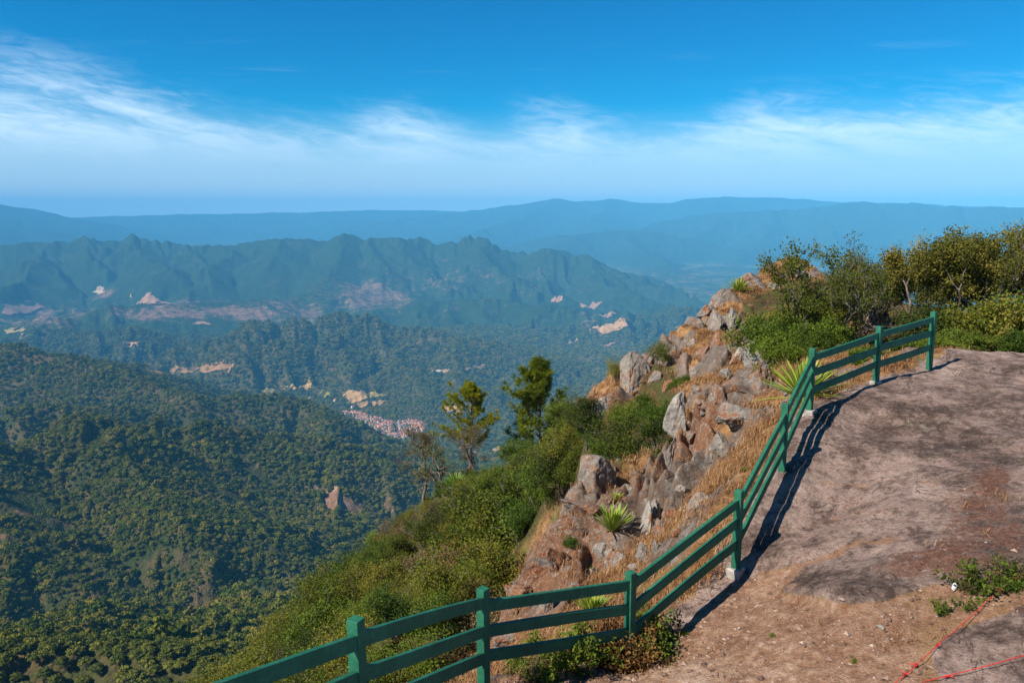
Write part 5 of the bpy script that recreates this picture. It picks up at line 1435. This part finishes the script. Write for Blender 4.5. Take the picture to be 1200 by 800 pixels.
# --- oaks and bushes behind the fence at the right
OAK = [proto_oak(51, 4.2, LM['oak'], 58, .082, .25, 2, 4), proto_oak(52, 3.9, LM['oak'], 58, .082, .25, 2, 4), proto_oak(53, 4.4, LM['oak'], 50, .082, .26, 3, 4), proto_oak(54, 3.6, LM['olive'], 18, .075, .24, 2, 4, .35)]
OAKS = [  # pixel x of the stem, pixel y of the top, depth, kind, label
  (1012, 300, 29, 3, 'short dusty oak left of the slender trunks behind the fence'),
  (1063, 276, 26, 1, 'oak with a slender dark trunk rising straight above the far fence rails'),
  (1085, 292, 27.5, 0, 'oak with pale trunk standing right behind the last fence post'),
  (1112, 276, 26, 2, 'olive oak second to the right of the last fence post'),
  (1135, 270, 24.5, 0, 'leafy oak whose trunk stands over the rim of the summit rock'),
  (1160, 264, 26, 1, 'tall oak with yellowed leaves at its top beyond the rim of the rock'),
  (1180, 258, 24, 2, 'tallest oak crown at the right, dark hollow beneath it'),
  (1206, 262, 25, 0, 'oak at the right border with crown cut by the picture edge'),
  (1240, 262, 25, 1, 'oak just past the right border beyond the summit rock'),
  (1095, 300, 32, 1, 'oak further back between the pale trunk and the olive oak'),
  (1150, 290, 31, 2, 'oak further back behind the leafy oak at the rim'),
  (1120, 296, 29, 0, 'oak further back filling the gap right of the olive oak'),
  (1075, 300, 30, 2, 'oak further back between the slender trunk and the pale trunk'),
  (1195, 280, 28.5, 1, 'oak further back behind the tallest crown at the right'),
  (1028, 288, 28, 2, 'bushy oak left of the oak with the slender dark trunk'),
  (1040, 305, 33, 3, 'thin oak further back above the pale grey boulder'),
]
SLOPE_OAKS = [(604, 566, 1.0, 0, 'taller green oak on the slope crest between the round topped pine and the big slab'), (662, 528, .9, 0, 'taller green oak below the round topped pine beside the gully'), (470, 668, .8, 3, 'olive oak rising above the scrub in the middle of the slope'), (408, 712, .8, 3, 'olive oak rising above the scrub where the fence meets the slope view'), (335, 742, .7, 0, 'lowest taller oak of the slope near the sloping skyline'), (556, 650, .85, 2, 'dark green oak over the scrub left of the rust slab'), (620, 610, .9, 2, 'dark green oak hard against the upper edge of the big slab'), (520, 700, .75, 3, 'olive oak over the scrub behind the fence post'), (575, 600, .9, 0, 'green oak in the scrub between the leaning oak and the slab'), (690, 520, .75, 3, 'olive oak in the gully under the orange boulder'), (440, 640, .7, 0, 'green oak breaking the skyline of the lower slope'), (640, 575, .85, 3, 'olive oak in the hollow above the big slab')]
def build_slope_oaks():
    rng = np.random.default_rng(47)
    for px, py, s, k, lab in SLOPE_OAKS:
        p = near_hit(px, py, 12.0)
        if p is None: continue
        me = SOAK[k]
        place('oak_tree', me, (p[0], p[1], p[2] - .1), rng.uniform(0, 6.28), s * .85, lab, 'oak tree')
def build_oaks():
    rng = np.random.default_rng(23)
    for px, pyt, D, k, lab in OAKS:
        b = at(px, 405, D); z = float(near_z(b[0], b[1]))
        topz = at(px, pyt - 10, D)[2]
        me = OAK[k]
        hh = max(v.co.z for v in me[1].vertices)
        s = (topz - z) / hh
        place('oak_tree', me, (b[0], b[1], z - .05), rng.uniform(0, 6.28), (s * 1.0, s * 1.0, s), lab, 'oak tree')
SOAK = {0: proto_oak(55, 3.6, LM['green'], 40, .075, .26, 2, 4), 2: proto_oak(56, 3.8, LM['olive'], 44, .075, .26, 2, 4), 3: proto_oak(57, 3.4, LM['olive'], 32, .075, .26, 3, 4, .4)}
build_slope_oaks()
build_oaks()
BARE = proto_oak(61, 4.0, LM['olive'], 15, .070, .18, 3, 4, .55, M_BARK, .07, .7)
DUST = proto_oak(62, 3.4, LM['olive'], 22, .072, .19, 2, 4, .3)
BSH = [proto_shrub(71, 1.6, LM['green'], 26, .070, .26, 6), proto_shrub(72, 1.5, LM['bright'], 26, .065, .24, 6), proto_shrub(73, 1.7, LM['olive'], 24, .07, .26, 5), proto_shrub(74, 1.0, LM['bright'], 26, .055, .2, 7)]
BUSHES = [  # foot pixel, top pixel, depth, prototype, label
  (948, 388, 272, 27, DUST, 'leafy oak sprig tree with the left forked top above the ridge', 'oak tree'),
  (985, 398, 266, 26, BARE, 'half bare oak with crooked grey limbs against the blue hills', 'oak tree'),
  (1005, 400, 300, 27, DUST, 'sparse oak right beside the half bare oak', 'oak tree'),
  (892, 400, 362, 26, BSH[0], 'green bush at the left end of the thicket beside the rounded grey stone', 'bush'),
  (918, 402, 364, 25, BSH[0], 'green bush second from the left end of the thicket', 'bush'),
  (938, 405, 370, 24, BSH[1], 'bright green bush in the middle of the thicket below the forked oak', 'bush'),
  (908, 416, 386, 23, BSH[1], 'low bright bush in front of the thicket near the rounded grey stone', 'bush'),
  (930, 424, 396, 22, BSH[3], 'lowest bright bush right above the yucca by the fence', 'bush'),
  (958, 416, 380, 23, BSH[1], 'bright green bush between the yucca and the half bare oak', 'bush'),
  (978, 412, 366, 23.5, BSH[3], 'small bright bush under the crooked limbs of the half bare oak', 'bush'),
  (962, 400, 340, 26, BSH[2], 'olive bush at the foot of the half bare oak', 'bush'),
  (945, 385, 334, 30, BSH[2], 'olive bush high in the thicket under the forked oak', 'bush'),
  (915, 384, 354, 30, BSH[2], 'olive bush on the upper left of the thicket below the ridge', 'bush'),
  (975, 380, 325, 30, BSH[2], 'dusty olive bush behind the half bare oak', 'bush'),
  (1100, 418, 386, 20.0, BSH[1], 'bright bush directly right of the last fence post', 'bush'),
  (1122, 416, 380, 20.8, BSH[0], 'green bush behind the rim of the rock right of the bright bush', 'bush'),
  (1188, 420, 378, 20.4, BSH[1], 'bright green bush at the rim of the rock near the right border', 'bush'),
  (1155, 416, 386, 21, BSH[2], 'dark olive bush at the rim of the rock under the tall oaks', 'bush'),
  (1020, 418, 400, 20, BSH[3], 'very low green bush showing between the far fence rails', 'bush'),
  (1060, 414, 396, 20.5, BSH[3], 'very low green bush between the last two fence posts', 'bush'),
  (1172, 412, 330, 22.5, BSH[2], 'tall olive bush filling the gap under the tallest oak', 'bush'),
  (1140, 412, 340, 22.8, BSH[2], 'tall olive bush filling the gap under the leafy oak', 'bush'),
  (1085, 410, 345, 23.5, BSH[2], 'tall olive bush filling the gap behind the last fence post', 'bush'),
  (1205, 412, 335, 22.5, BSH[0], 'green bush under the oak at the right border', 'bush'),
]
def build_bushes():
    rng = np.random.default_rng(29)
    for px, pyb, pyt, D, pr, lab, cat in BUSHES:
        b = at(px, pyb, D); z = float(near_z(b[0], b[1])); topz = at(px, pyt, D)[2]
        hh = max(v.co.z for v in pr[1].vertices)
        s = max(.25, (topz - z) / hh)
        sx = s if cat == 'oak tree' else min(1.3, max(s, .75))
        place('oak_tree' if cat == 'oak tree' else 'bush', pr, (b[0], b[1], z - .05), rng.uniform(0, 6.28), (sx, sx, s), lab, cat)
build_bushes()
# bushes on the spur
SPUR = [(724, 446, 32, .55, SHR[4], 'scraggly bush on top of the orange boulder at the tip of the spur', 'bush'),
        (800, 452, 29, .5, BSH[1], 'bright bush at the top of the green gully below the dark slab', 'bush'),
        (735, 500, 29.5, .8, BSH[0], 'green bush under the orange boulder', 'bush'),
        (756, 480, 30, .7, BSH[1], 'bright bush in the gully right of the orange boulder', 'bush'),
        (775, 500, 27.5, .7, BSH[0], 'green bush in the gully close to the cliff edge', 'bush'),
        (772, 530, 26, .75, BSH[2], 'olive bush in the gully under the grey rock face', 'bush'),
        (862, 402, 30, .3, BSH[2], 'small olive bush among the grass left of the thicket', 'bush'),
        (690, 702, 14.2, .35, BSH[3], 'low bright bush above the middle rail behind the fence', 'bush'),
        (668, 640, 18.5, .2, BSH[0], 'little green bush in the cleft beside the big lichen slab', 'bush'),
        (692, 676, 15, .28, BSH[1], 'little bright bush in front of the striped stone', 'bush'),
        (700, 676, 15, .2, BSH[3], 'tiny bush left of the small white-topped stone', 'bush'),
        (874, 552, 13.2, .16, BSH[3], 'tiny green plant in the tan grass of the lip outside the fence', 'bush')]
def build_spur():
    rng = np.random.default_rng(31)
    for px, py, D, s, pr, lab, cat in SPUR:
        p = near_hit(px, py, 9)
        place('bush', pr, (p[0], p[1], p[2] - .03), rng.uniform(0, 6.28), s, lab, cat)
build_spur()

# --- trees of the nearest woods far below: each its own object
def build_near_wood():
    rng = np.random.default_rng(37)
    cand = []
    x, y = sample_ring(235, 480, 4.0, rng, rad(-37), rad(0))
    z = far_z(x, y); px, py, d = project(np.stack([x, y, z], -1))
    ok = far_visible(x, y, 9.0) & (px > -40) & (px < 420) & (py < 830)
    x, y, z, px, d = x[ok], y[ok], z[ok], px[ok], d[ok]
    o = np.argsort(np.hypot(x, y))
    got = []
    for i in o:
        if any((x[i] - a) ** 2 + (y[i] - b) ** 2 < 5.2 ** 2 for a, b in got): continue
        got.append((x[i], y[i]))
        if len(got) > 296:
            LEFT.append((x[i], y[i])); continue
        me = NEARW[rng.integers(0, 4)]
        s = rng.uniform(6.5, 9.5)
        t = link('forest_tree', me); t.location = (x[i], y[i], z[i] - .3); t.rotation_euler = (0, 0, rng.uniform(0, 6.28)); t.scale = (s, s, s * rng.uniform(.85, 1.1))
        tag(t, 'round olive tree crown in the sunlit wood far below at the lower left', 'tree', 'trees of the sunlit wood at lower left')
    print('NEARWOOD', len(got))
NEARW = []; LEFT = []
for _k in range(4):
    _v, _t = clump_crown(300 + _k, 30, 60, .085, flat=(.9, .7, 1.0, .8)[_k], spread=.40, rc=.17)
    _v[:, 2] -= .05
    NEARW.append(mesh_np('forest_tree', _v, quads(len(_v) // 4), [leaf_mat('wood_leaves_%d' % _k, [(.045, .062, .010), (.090, .110, .014), (.150, .160, .018), (.22, .205, .028)], 0)], False, dict(tint=_t)))
build_near_wood()
FOREST_PROTOS = build_forest()
# ------------------------------------------------------------------ fence
def mat_paint():
    m = NT('green_paint'); p = m.pos()
    n = m.noise(p, 2.5, 5, .6); g = m.noise(p, 16, 5, .7, .3, (1, 1, 1)); f = m.noise(p, 60, 3, .6)
    c = m.ramp(m.math('ADD', m.math('MULTIPLY', n, .55), m.math('MULTIPLY', g, .45)), [(.34, (.008, .074, .040)), (.50, (.014, .115, .062)), (.66, (.027, .165, .092))])
    ch = m.sm(m.math('ADD', m.math('MULTIPLY', g, .6), m.math('MULTIPLY', f, .4)), .615, .67)
    c = m.mix(m.math('MULTIPLY', ch, .75), c, m.ramp(f, [(.4, (.06, .05, .035)), (.6, (.22, .25, .18))]))
    m.b.inputs['Specular IOR Level'].default_value = .3
    return m.done(c, m.bump(m.math('ADD', g, m.math('MULTIPLY', f, .5)), .35, .006), .62)
def mat_concrete():
    m = NT('concrete'); p = m.pos(); n = m.noise(p, 12, 5, .65)
    return m.done(m.ramp(n, [(.35, (.20, .17, .14)), (.6, (.42, .38, .33)), (.75, (.56, .52, .46))]), m.bump(n, .7, .02), .95)
def build_fence():
    rng = np.random.default_rng(2)
    mp = mat_paint(); mc = mat_concrete()
    base = FENCE[2]
    root = empty('wooden_fence', tuple(base))
    tag(root, 'green painted three rail wooden fence along the edge of the summit rock', 'fence')
    def bev(o, w):
        md = o.modifiers.new('edge', 'BEVEL'); md.width = w; md.segments = 2; md.limit_method = 'ANGLE'; md.angle_limit = rad(50)
    H = 1.18
    P = []
    for k, a in enumerate(FENCE):
        z = float(near_z(a[0], a[1])); g = np.array([a[0], a[1], min(a[2], z + .02)]); P.append(np.array([a[0], a[1], a[2]]))
        nx = FENCE[min(k + 1, len(FENCE) - 1)] - FENCE[max(k - 1, 0)]; nx[2] = 0; nx /= np.linalg.norm(nx)
        mb = MB(); tl = rng.normal(0, .006, 3); tl[2] = 0
        mb.box(g - base - (0, 0, .25), a - base + np.array([0, 0, H]) + tl, .105, .098, up=tuple(nx))
        o = link('post', mb.mesh('post', [mp]), root); bev(o, .006)
        if k in (4, 5, 6, 7):
            mb = MB(); w = rng.uniform(.17, .23)
            mb.box(g - base - (0, 0, .30), g - base + np.array([0, 0, rng.uniform(.035, .075)]), w, w * 1.05, up=tuple(nx))
            o = link('footing', mb.mesh('footing', [mc]), root); bev(o, .02)
    for k in range(len(P) - 1):
        a0, b0 = P[k] - base, P[k + 1] - base
        for h in (1.012, .712, .412):
            d = (b0 - a0) / np.linalg.norm(b0 - a0)
            hd = np.array([d[1], -d[0], 0]); hd /= np.linalg.norm(hd)
            mb = MB()
            n = 7; sag = rng.normal(0, .008); bow = rng.normal(0, .008); e0, e1 = rng.normal(0, .010, 2)
            vs = []
            th, ht = .046, .128 + rng.normal(0, .003)
            for i in range(n + 1):
                t = i / n
                c = a0 + (b0 - a0) * (.004 + .992 * t) + np.array([0, 0, h + sag * math.sin(PI * t) + e0 * (1 - t) + e1 * t]) + hd * (bow * math.sin(PI * t) + .008)
                up = np.array([0, 0, 1.0])
                for (i_, j_) in ((-1, -1), (1, -1), (1, 1), (-1, 1)):
                    vs.append(c + hd * i_ * th / 2 + up * j_ * ht / 2)
            q = [(0, 1, 2, 3), (4 * n + 3, 4 * n + 2, 4 * n + 1, 4 * n)]
            for i in range(n):
                for j in range(4):
                    q.append((4 * i + j, 4 * (i + 1) + j, 4 * (i + 1) + (j + 1) % 4, 4 * i + (j + 1) % 4))
            mb.add(vs, q)
            o = link('rail', mb.mesh('rail', [mp]), root); bev(o, .005)
build_fence()

# ------------------------------------------------------------------ yuccas
def yucca_mesh(seed, n, L, w, spread=1.15):
    r = np.random.default_rng(seed); V, Q, T = [], [], []
    for k in range(n):
        f = k / n
        a = k * 2.39996 + r.uniform(-.2, .2); e = rad(88) - spread * (1 - f) * rad(72) * r.uniform(.8, 1.1)
        l = L * r.uniform(.8, 1.1) * (.75 + .25 * math.sin(PI * min(1, f + .25)))
        d = np.array([math.cos(a) * math.cos(e), math.sin(a) * math.cos(e), math.sin(e)])
        sd = np.cross(d, (0, 0, 1.0)); sd /= np.linalg.norm(sd) + 1e-9; up = np.cross(sd, d)
        m = 5; b = len(V)
        for i in range(m + 1):
            t = i / m
            c = d * l * t + np.array([0, 0, -.16 * l * t * t * (1 - f)]) + np.array([math.cos(a), math.sin(a), 0]) * .02
            ww = w * (.75 + .8 * t - 1.55 * t ** 3) * .5 + .001
            V += [c - sd * ww + up * ww * .45, c, c + sd * ww + up * ww * .45]
            if i:
                o = b + 3 * (i - 1)
                Q += [(o, o + 1, o + 4, o + 3), (o + 1, o + 2, o + 5, o + 4)]
        T += [np.clip(r.uniform(.1, .75) + .25 * f, 0, 1)] * (3 * (m + 1))
    return mesh_np('yucca', V, np.array(Q), [LM['agave']], True, dict(tint=T))
YU = [yucca_mesh(81, 70, 1.0, .062), yucca_mesh(82, 75, 1.0, .075, .72)]
YUCCAS = [
  (940, 466, 15.8, 1.15, 0, 'large yellow green yucca just outside the fence where it turns'),
  (865, 341, 41, 1.0, 0, 'yucca alone on the skyline of the rocky ridge'),
  (718, 622, 18.0, .72, 1, 'bright upright yucca on the dry grass ledge beside the white pillars'),
  (694, 722, 12.6, .46, 1, 'low bright yucca seen between the upper two rails near a fence corner'),
  (722, 588, 21, .36, 1, 'very small yucca on the dry ledge just above the bright upright one'),
  (746, 452, 31.5, .75, 0, 'dark small yucca in the notch right of the orange boulder'),
  (534, 622, 50, 1.3, 0, 'green yucca in the scrub at the foot of the tall pine'),
  (885, 420, 0, .3, 1, 'tiny yucca sprout at the edge of the green thicket'),
]
def build_yuccas():
    rng = np.random.default_rng(83)
    for px, py, D, s, k, lab in YUCCAS:
        p = near_hit(px, py, 9) if D < 45 else None
        if p is None:
            b = at(px, py, D); p = np.array([b[0], b[1], float(near_z(b[0], b[1])) + .3])
        o = link('yucca', YU[k], None, (p[0], p[1], p[2] - .02)); o.scale = (s, s, s); o.rotation_euler = (0, 0, rng.uniform(0, 6.28))
        tag(o, lab, 'yucca')
build_yuccas()

# ------------------------------------------------------------------ weeds along the fence and on the rock
M_STEM = bark_mat('weed_stem', (.05, .04, .015), (.13, .10, .035), (.24, .17, .07))
def weed(seed, h, mat, per, leaf, stems, cl, depth=2, lean=.5):
    return proto_shrub(seed, h, mat, per, leaf, cl, stems, depth, .55, lean, M_STEM, .35)
WD = [weed(201, 1.0, LM['bright'], 16, .060, 8, .22), weed(202, 1.0, LM['rusty'], 20, .045, 12, .22), weed(203, 1.0, LM['green'], 14, .055, 6, .24), weed(204, 1.0, LM['brown'], 9, .05, 9, .25), None, weed(205, 1.0, LM['bright'], 7, .055, 6, .16, 2, .4)]
WD[4] = WD[0]
WEEDS = [
  (651, 790, .66, 0, 'leafy bright green weed standing in front of the lowest rail'),
  (627, 796, .42, 3, 'dark dry weed at the foot of the lowest rail left of the green weed'),
  (604, 788, .26, 2, 'thin green weed by the fence post at the picture bottom'),
  (722, 775, .72, 1, 'rusty brown seeded bush covering the foot of the fence corner post'),
  (748, 776, .62, 1, 'rusty brown seeded bush leaning right beside the corner post'),
  (706, 768, .26, 2, 'small green weed under the left edge of the rusty bush'),
  (768, 760, .55, 2, 'green weed growing through the rails right of the corner post'),
  (778, 758, .28, 3, 'dry weed on the dirt right of the corner post'),
  (1166, 684, .46, 5, 'largest green weed on the summit rock near the right border'),
  (1190, 680, .42, 3, 'dry brown weed touching the right border above the red line'),
  (1148, 690, .34, 3, 'dry straw coloured weed left of the largest green weed'),
  (1138, 692, .16, 2, 'low green sprig between the white scrap and the large weed'),
  (1119, 718, .24, 5, 'small bright green weed below the white scrap'),
  (1180, 690, .20, 2, 'low bright sprig beside the red line'),
  (800, 744, .10, 2, 'tiny green sprout on the dirt beside the fence shadow'),
  (1002, 775, .06, 2, 'tiny green sprout in the middle of the dirt'),
  (905, 745, .06, 2, 'tiny green sprout on the dirt left of the dark rock'),
]
def build_weeds():
    rng = np.random.default_rng(91)
    HH = [max(v.co.z for v in w[1].vertices) for w in WD]
    for px, py, s, k, lab in WEEDS:
        p = near_hit(px, py); s = s / HH[k]
        place('weed', WD[k], (p[0], p[1], p[2] - .01), rng.uniform(0, 6.28), (s * .95, s * .95, s * .92), lab, 'weed')
build_weeds()

# ------------------------------------------------------------------ red line, scrap, loose stones
def build_small():
    rng = np.random.default_rng(95)
    m = NT('red_line'); n = m.noise(m.pos(), 40, 3, .6); m.done(m.ramp(n, [(.35, (.38, .012, .012)), (.65, (.66, .035, .03))]), None, .7)
    def line(pts, knots, label):
        P = [near_hit(*q) for q in pts]
        P = np.array([p + np.array([0, 0, h]) for p, h in zip(P, [.10, .08, .06, .05, .04, .03, .03][:len(P)])])
        t = np.linspace(0, len(P) - 1, 60); Q = np.stack([np.interp(t, np.arange(len(P)), P[:, i]) for i in range(3)], -1)
        for i in range(len(Q)): Q[i, 2] = max(Q[i, 2], float(near_z(Q[i, 0], Q[i, 1])) + .012)
        mb = MB()
        for off in (0, PI):
            ph = np.linspace(0, 90, 60) + off
            mb.tube(Q + np.stack([np.cos(ph), np.sin(ph) * .3, np.sin(ph)], -1) * .0035, np.full(60, .0030), 4)
        for k in knots:
            c = near_hit(*k) + np.array([0, 0, .035])
            a = np.linspace(0, 4 * PI, 26)
            mb.tube(c + np.stack([.011 * np.cos(a) + .003 * np.sin(3 * a), .010 * np.sin(a), .010 * np.sin(a * 1.5)], -1), np.full(26, .004), 4)
            for j in range(3):
                d = rng.normal(size=3); d[2] = abs(d[2]) * .3; d /= np.linalg.norm(d)
                mb.tube([c, c + d * .03 + (0, 0, .01), c + d * .065], [.005, .004, .003], 4)
        tag(link('rope', mb.mesh('rope', [m.m], True)), label, 'rope')
    line([(1222, 661), (1190, 683), (1160, 706), (1140, 725), (1098, 760), (1072, 784), (1045, 806)], [(1098, 760), (1073, 783), (1060, 793)], 'knotted red line running down from the right border past the white scrap')
    line([(1225, 768), (1200, 776), (1165, 784), (1130, 792), (1108, 796), (1080, 802)], [(1109, 796)], 'red line crossing the lower right corner nearly level')
    # crumpled scrap of paper
    p = near_hit(1118, 692)
    o = link('paper_scrap', rock_mesh(971, NT('white_paper').done((.80, .80, .78), None, .6), 22, .015, .35, .8), None, (p[0], p[1], p[2] + .04)); o.scale = (.062, .034, .085); o.rotation_euler = (.3, .25, .5)
    tag(o, 'crumpled white scrap of paper standing among the weeds', 'paper scrap')
    for px, py, s, lab in ((1069, 723, .028, 'white flat pebble on the dirt left of the small green weed'), (975, 717, .022, 'pale pebble at the lower edge of the dark rock'), (1030, 735, .05, 'buff stone half sunk in the dirt below the dark rock'), (866, 736, .035, 'pale stone on the dirt beside the long fence shadow'), (1040, 750, .028, 'reddish stone in the middle of the dirt'), (795, 705, .03, 'white stone in the grass under the sloping rails')):
        p = near_hit(px, py)
        o = link('stone', ROCKS[('p', rng.integers(0, 3))], None, (p[0], p[1], p[2] + s * .25)); o.scale = (s * 1.2, s, s * .6); o.rotation_euler = (0, 0, rng.uniform(0, 6.28))
        tag(o, lab, 'stone')
build_small()

# ------------------------------------------------------------------ the town in the valley
def build_town():
    rng = np.random.default_rng(97)
    roof = NT('roof_tile'); n = roof.noise(roof.pos(), .35, 4, .6)
    oi = roof.n('ShaderNodeObjectInfo').outputs['Random']
    roof.done(roof.ramp(roof.math('ADD', roof.math('MULTIPLY', n, .4), roof.math('MULTIPLY', oi, .6)), [(.2, (.22, .075, .050)), (.5, (.40, .14, .085)), (.8, (.50, .22, .14))]))
    wall = NT('whitewash'); wall.done((.66, .60, .52))
    def house(w, d, h, r, hip=0.0):
        x, y = w / 2, d / 2; o = .5
        V = [(-x, -y, -3), (x, -y, -3), (x, y, -3), (-x, y, -3), (-x, -y, h), (x, -y, h), (x, y, h), (-x, y, h),
             (-x - o, -y - o, h - .1), (x + o, -y - o, h - .1), (x + o, y + o, h - .1), (-x - o, y + o, h - .1), (-x - o + hip, 0, h + r), (x + o - hip, 0, h + r)]
        Q = [(0, 1, 5, 4), (1, 2, 6, 5), (2, 3, 7, 6), (3, 0, 4, 7), (8, 9, 13, 12), (10, 11, 12, 13), (11, 10, 9, 8)]
        T = [(9, 10, 13), (11, 8, 12)]
        return mesh_np('house', V, [np.array(Q), np.array(T)], [wall.m, roof.m], False, None, [0, 0, 0, 0, 1, 1, 0, 1 if hip else 0, 1 if hip else 0])
    HS = [house(15, 9, 4.2, 3, 0), house(19, 10, 4.5, 3.2, 3), house(11, 9, 5.5, 2.8, 2), house(24, 9, 4.2, 3, 0), house(13, 13, 4.5, 3.5, 4)]
    poly = [(432, 487), (447, 489), (452, 492), (462, 494), (474, 492), (490, 492), (500, 498), (496, 506), (488, 508), (476, 512), (466, 517), (458, 510), (440, 506), (434, 499)]
    arm = [(398, 481), (412, 482), (424, 484), (434, 486), (434, 498), (426, 496), (414, 489), (402, 485)]
    got = []
    tries = 0
    while len(got) < 175 and tries < 20000:
        tries += 1
        A = arm if rng.random() < .2 else poly
        px = rng.uniform(396, 502); py = rng.uniform(479, 518)
        if not inpoly([px], [py], A)[0]: continue
        h = far_hit(px, py)
        if h is None or np.hypot(h[0], h[1]) < 2800: continue
        if any((h[0] - a) ** 2 + (h[1] - b) ** 2 < 15.5 ** 2 for a, b in got): continue
        got.append((h[0], h[1]))
        o = link('house', HS[rng.integers(0, 5)], None, tuple(h)); o.rotation_euler = (0, 0, rad(20) + (PI / 2) * rng.integers(0, 2) + rng.normal(0, .12)); s = rng.uniform(.85, 1.15); o.scale = (s, s, s)
        tag(o, 'small whitewashed house with a red tiled roof in the valley town', 'house', 'red roofed houses of the valley town')
    print('TOWN', len(got))
    for px, py, k, s, lab in ((393, 470, 2, 1.6, 'lone red roofed house among trees left of the tan field'), (416, 477, 3, 1.7, 'long pale house at the lower edge of the tan field'), (545, 527, 3, 1.8, 'long pale farmhouse seen between the two pines'), (556, 531, 1, 1.3, 'farmhouse to the right of the long pale one between the pines'), (363, 467, 0, 1.5, 'small pale house far left of the town near the fields')):
        h = far_hit(px, py)
        o = link('house', HS[k], None, tuple(h)); o.scale = (s, s, s); o.rotation_euler = (0, 0, rng.uniform(0, 3)); tag(o, lab, 'house')
    h = far_hit(472, 499)
    c = empty('church', tuple(h), rad(25)); tag(c, 'white church with tall tower among the red roofs of the town', 'church')
    mb = MB(); mb.box((-16, 0, 4), (16, 0, 4), 13, 14); link('nave', mb.mesh('nave', [wall.m]), c)
    mb = MB(); mb.add([(-16.5, -7, 11), (16.5, -7, 11), (16.5, 7, 11), (-16.5, 7, 11), (-16.5, 0, 14.5), (16.5, 0, 14.5)], [(0, 1, 5, 4), (2, 3, 4, 5), (3, 2, 1, 0)], [(1, 2, 5), (3, 0, 4)]); link('roof', mb.mesh('roof', [roof.m]), c)
    mb = MB(); mb.box((-20, 0, -3), (-20, 0, 24), 7, 7, up=(1, 0, 0)); mb.box((-20, 0, 24.01), (-20, 0, 29), 5, 5, up=(1, 0, 0)); tw = link('tower', mb.mesh('tower', [wall.m]), c)
    mb = MB(); mb.add([(-22.5, -2.5, 29.02), (-17.5, -2.5, 29.02), (-17.5, 2.5, 29.02), (-22.5, 2.5, 29.02), (-20, 0, 34)], [(3, 2, 1, 0)], [(0, 1, 4), (1, 2, 4), (2, 3, 4), (3, 0, 4)]); link('spire', mb.mesh('spire', [wall.m]), tw)
    h = far_hit(509 + 1, 435); 
    b = empty('farm_building', tuple(far_hit(511, 436)), rad(12)); tag(b, 'long white farm building on a bare terrace of the middle hill', 'building')
    mb = MB(); mb.box((-26, 0, 2), (26, 0, 2), 16, 12); link('wall', mb.mesh('wall', [wall.m]), b)
    mb = MB(); mb.add([(-27, -9, 8.1), (27, -9, 8.1), (27, 9, 8.1), (-27, 9, 8.1), (-27, 0, 11.5), (27, 0, 11.5)], [(0, 1, 5, 4), (2, 3, 4, 5), (3, 2, 1, 0)], [(1, 2, 5), (3, 0, 4)]); link('roof', mb.mesh('roof', [wall.m]), b)
build_town()
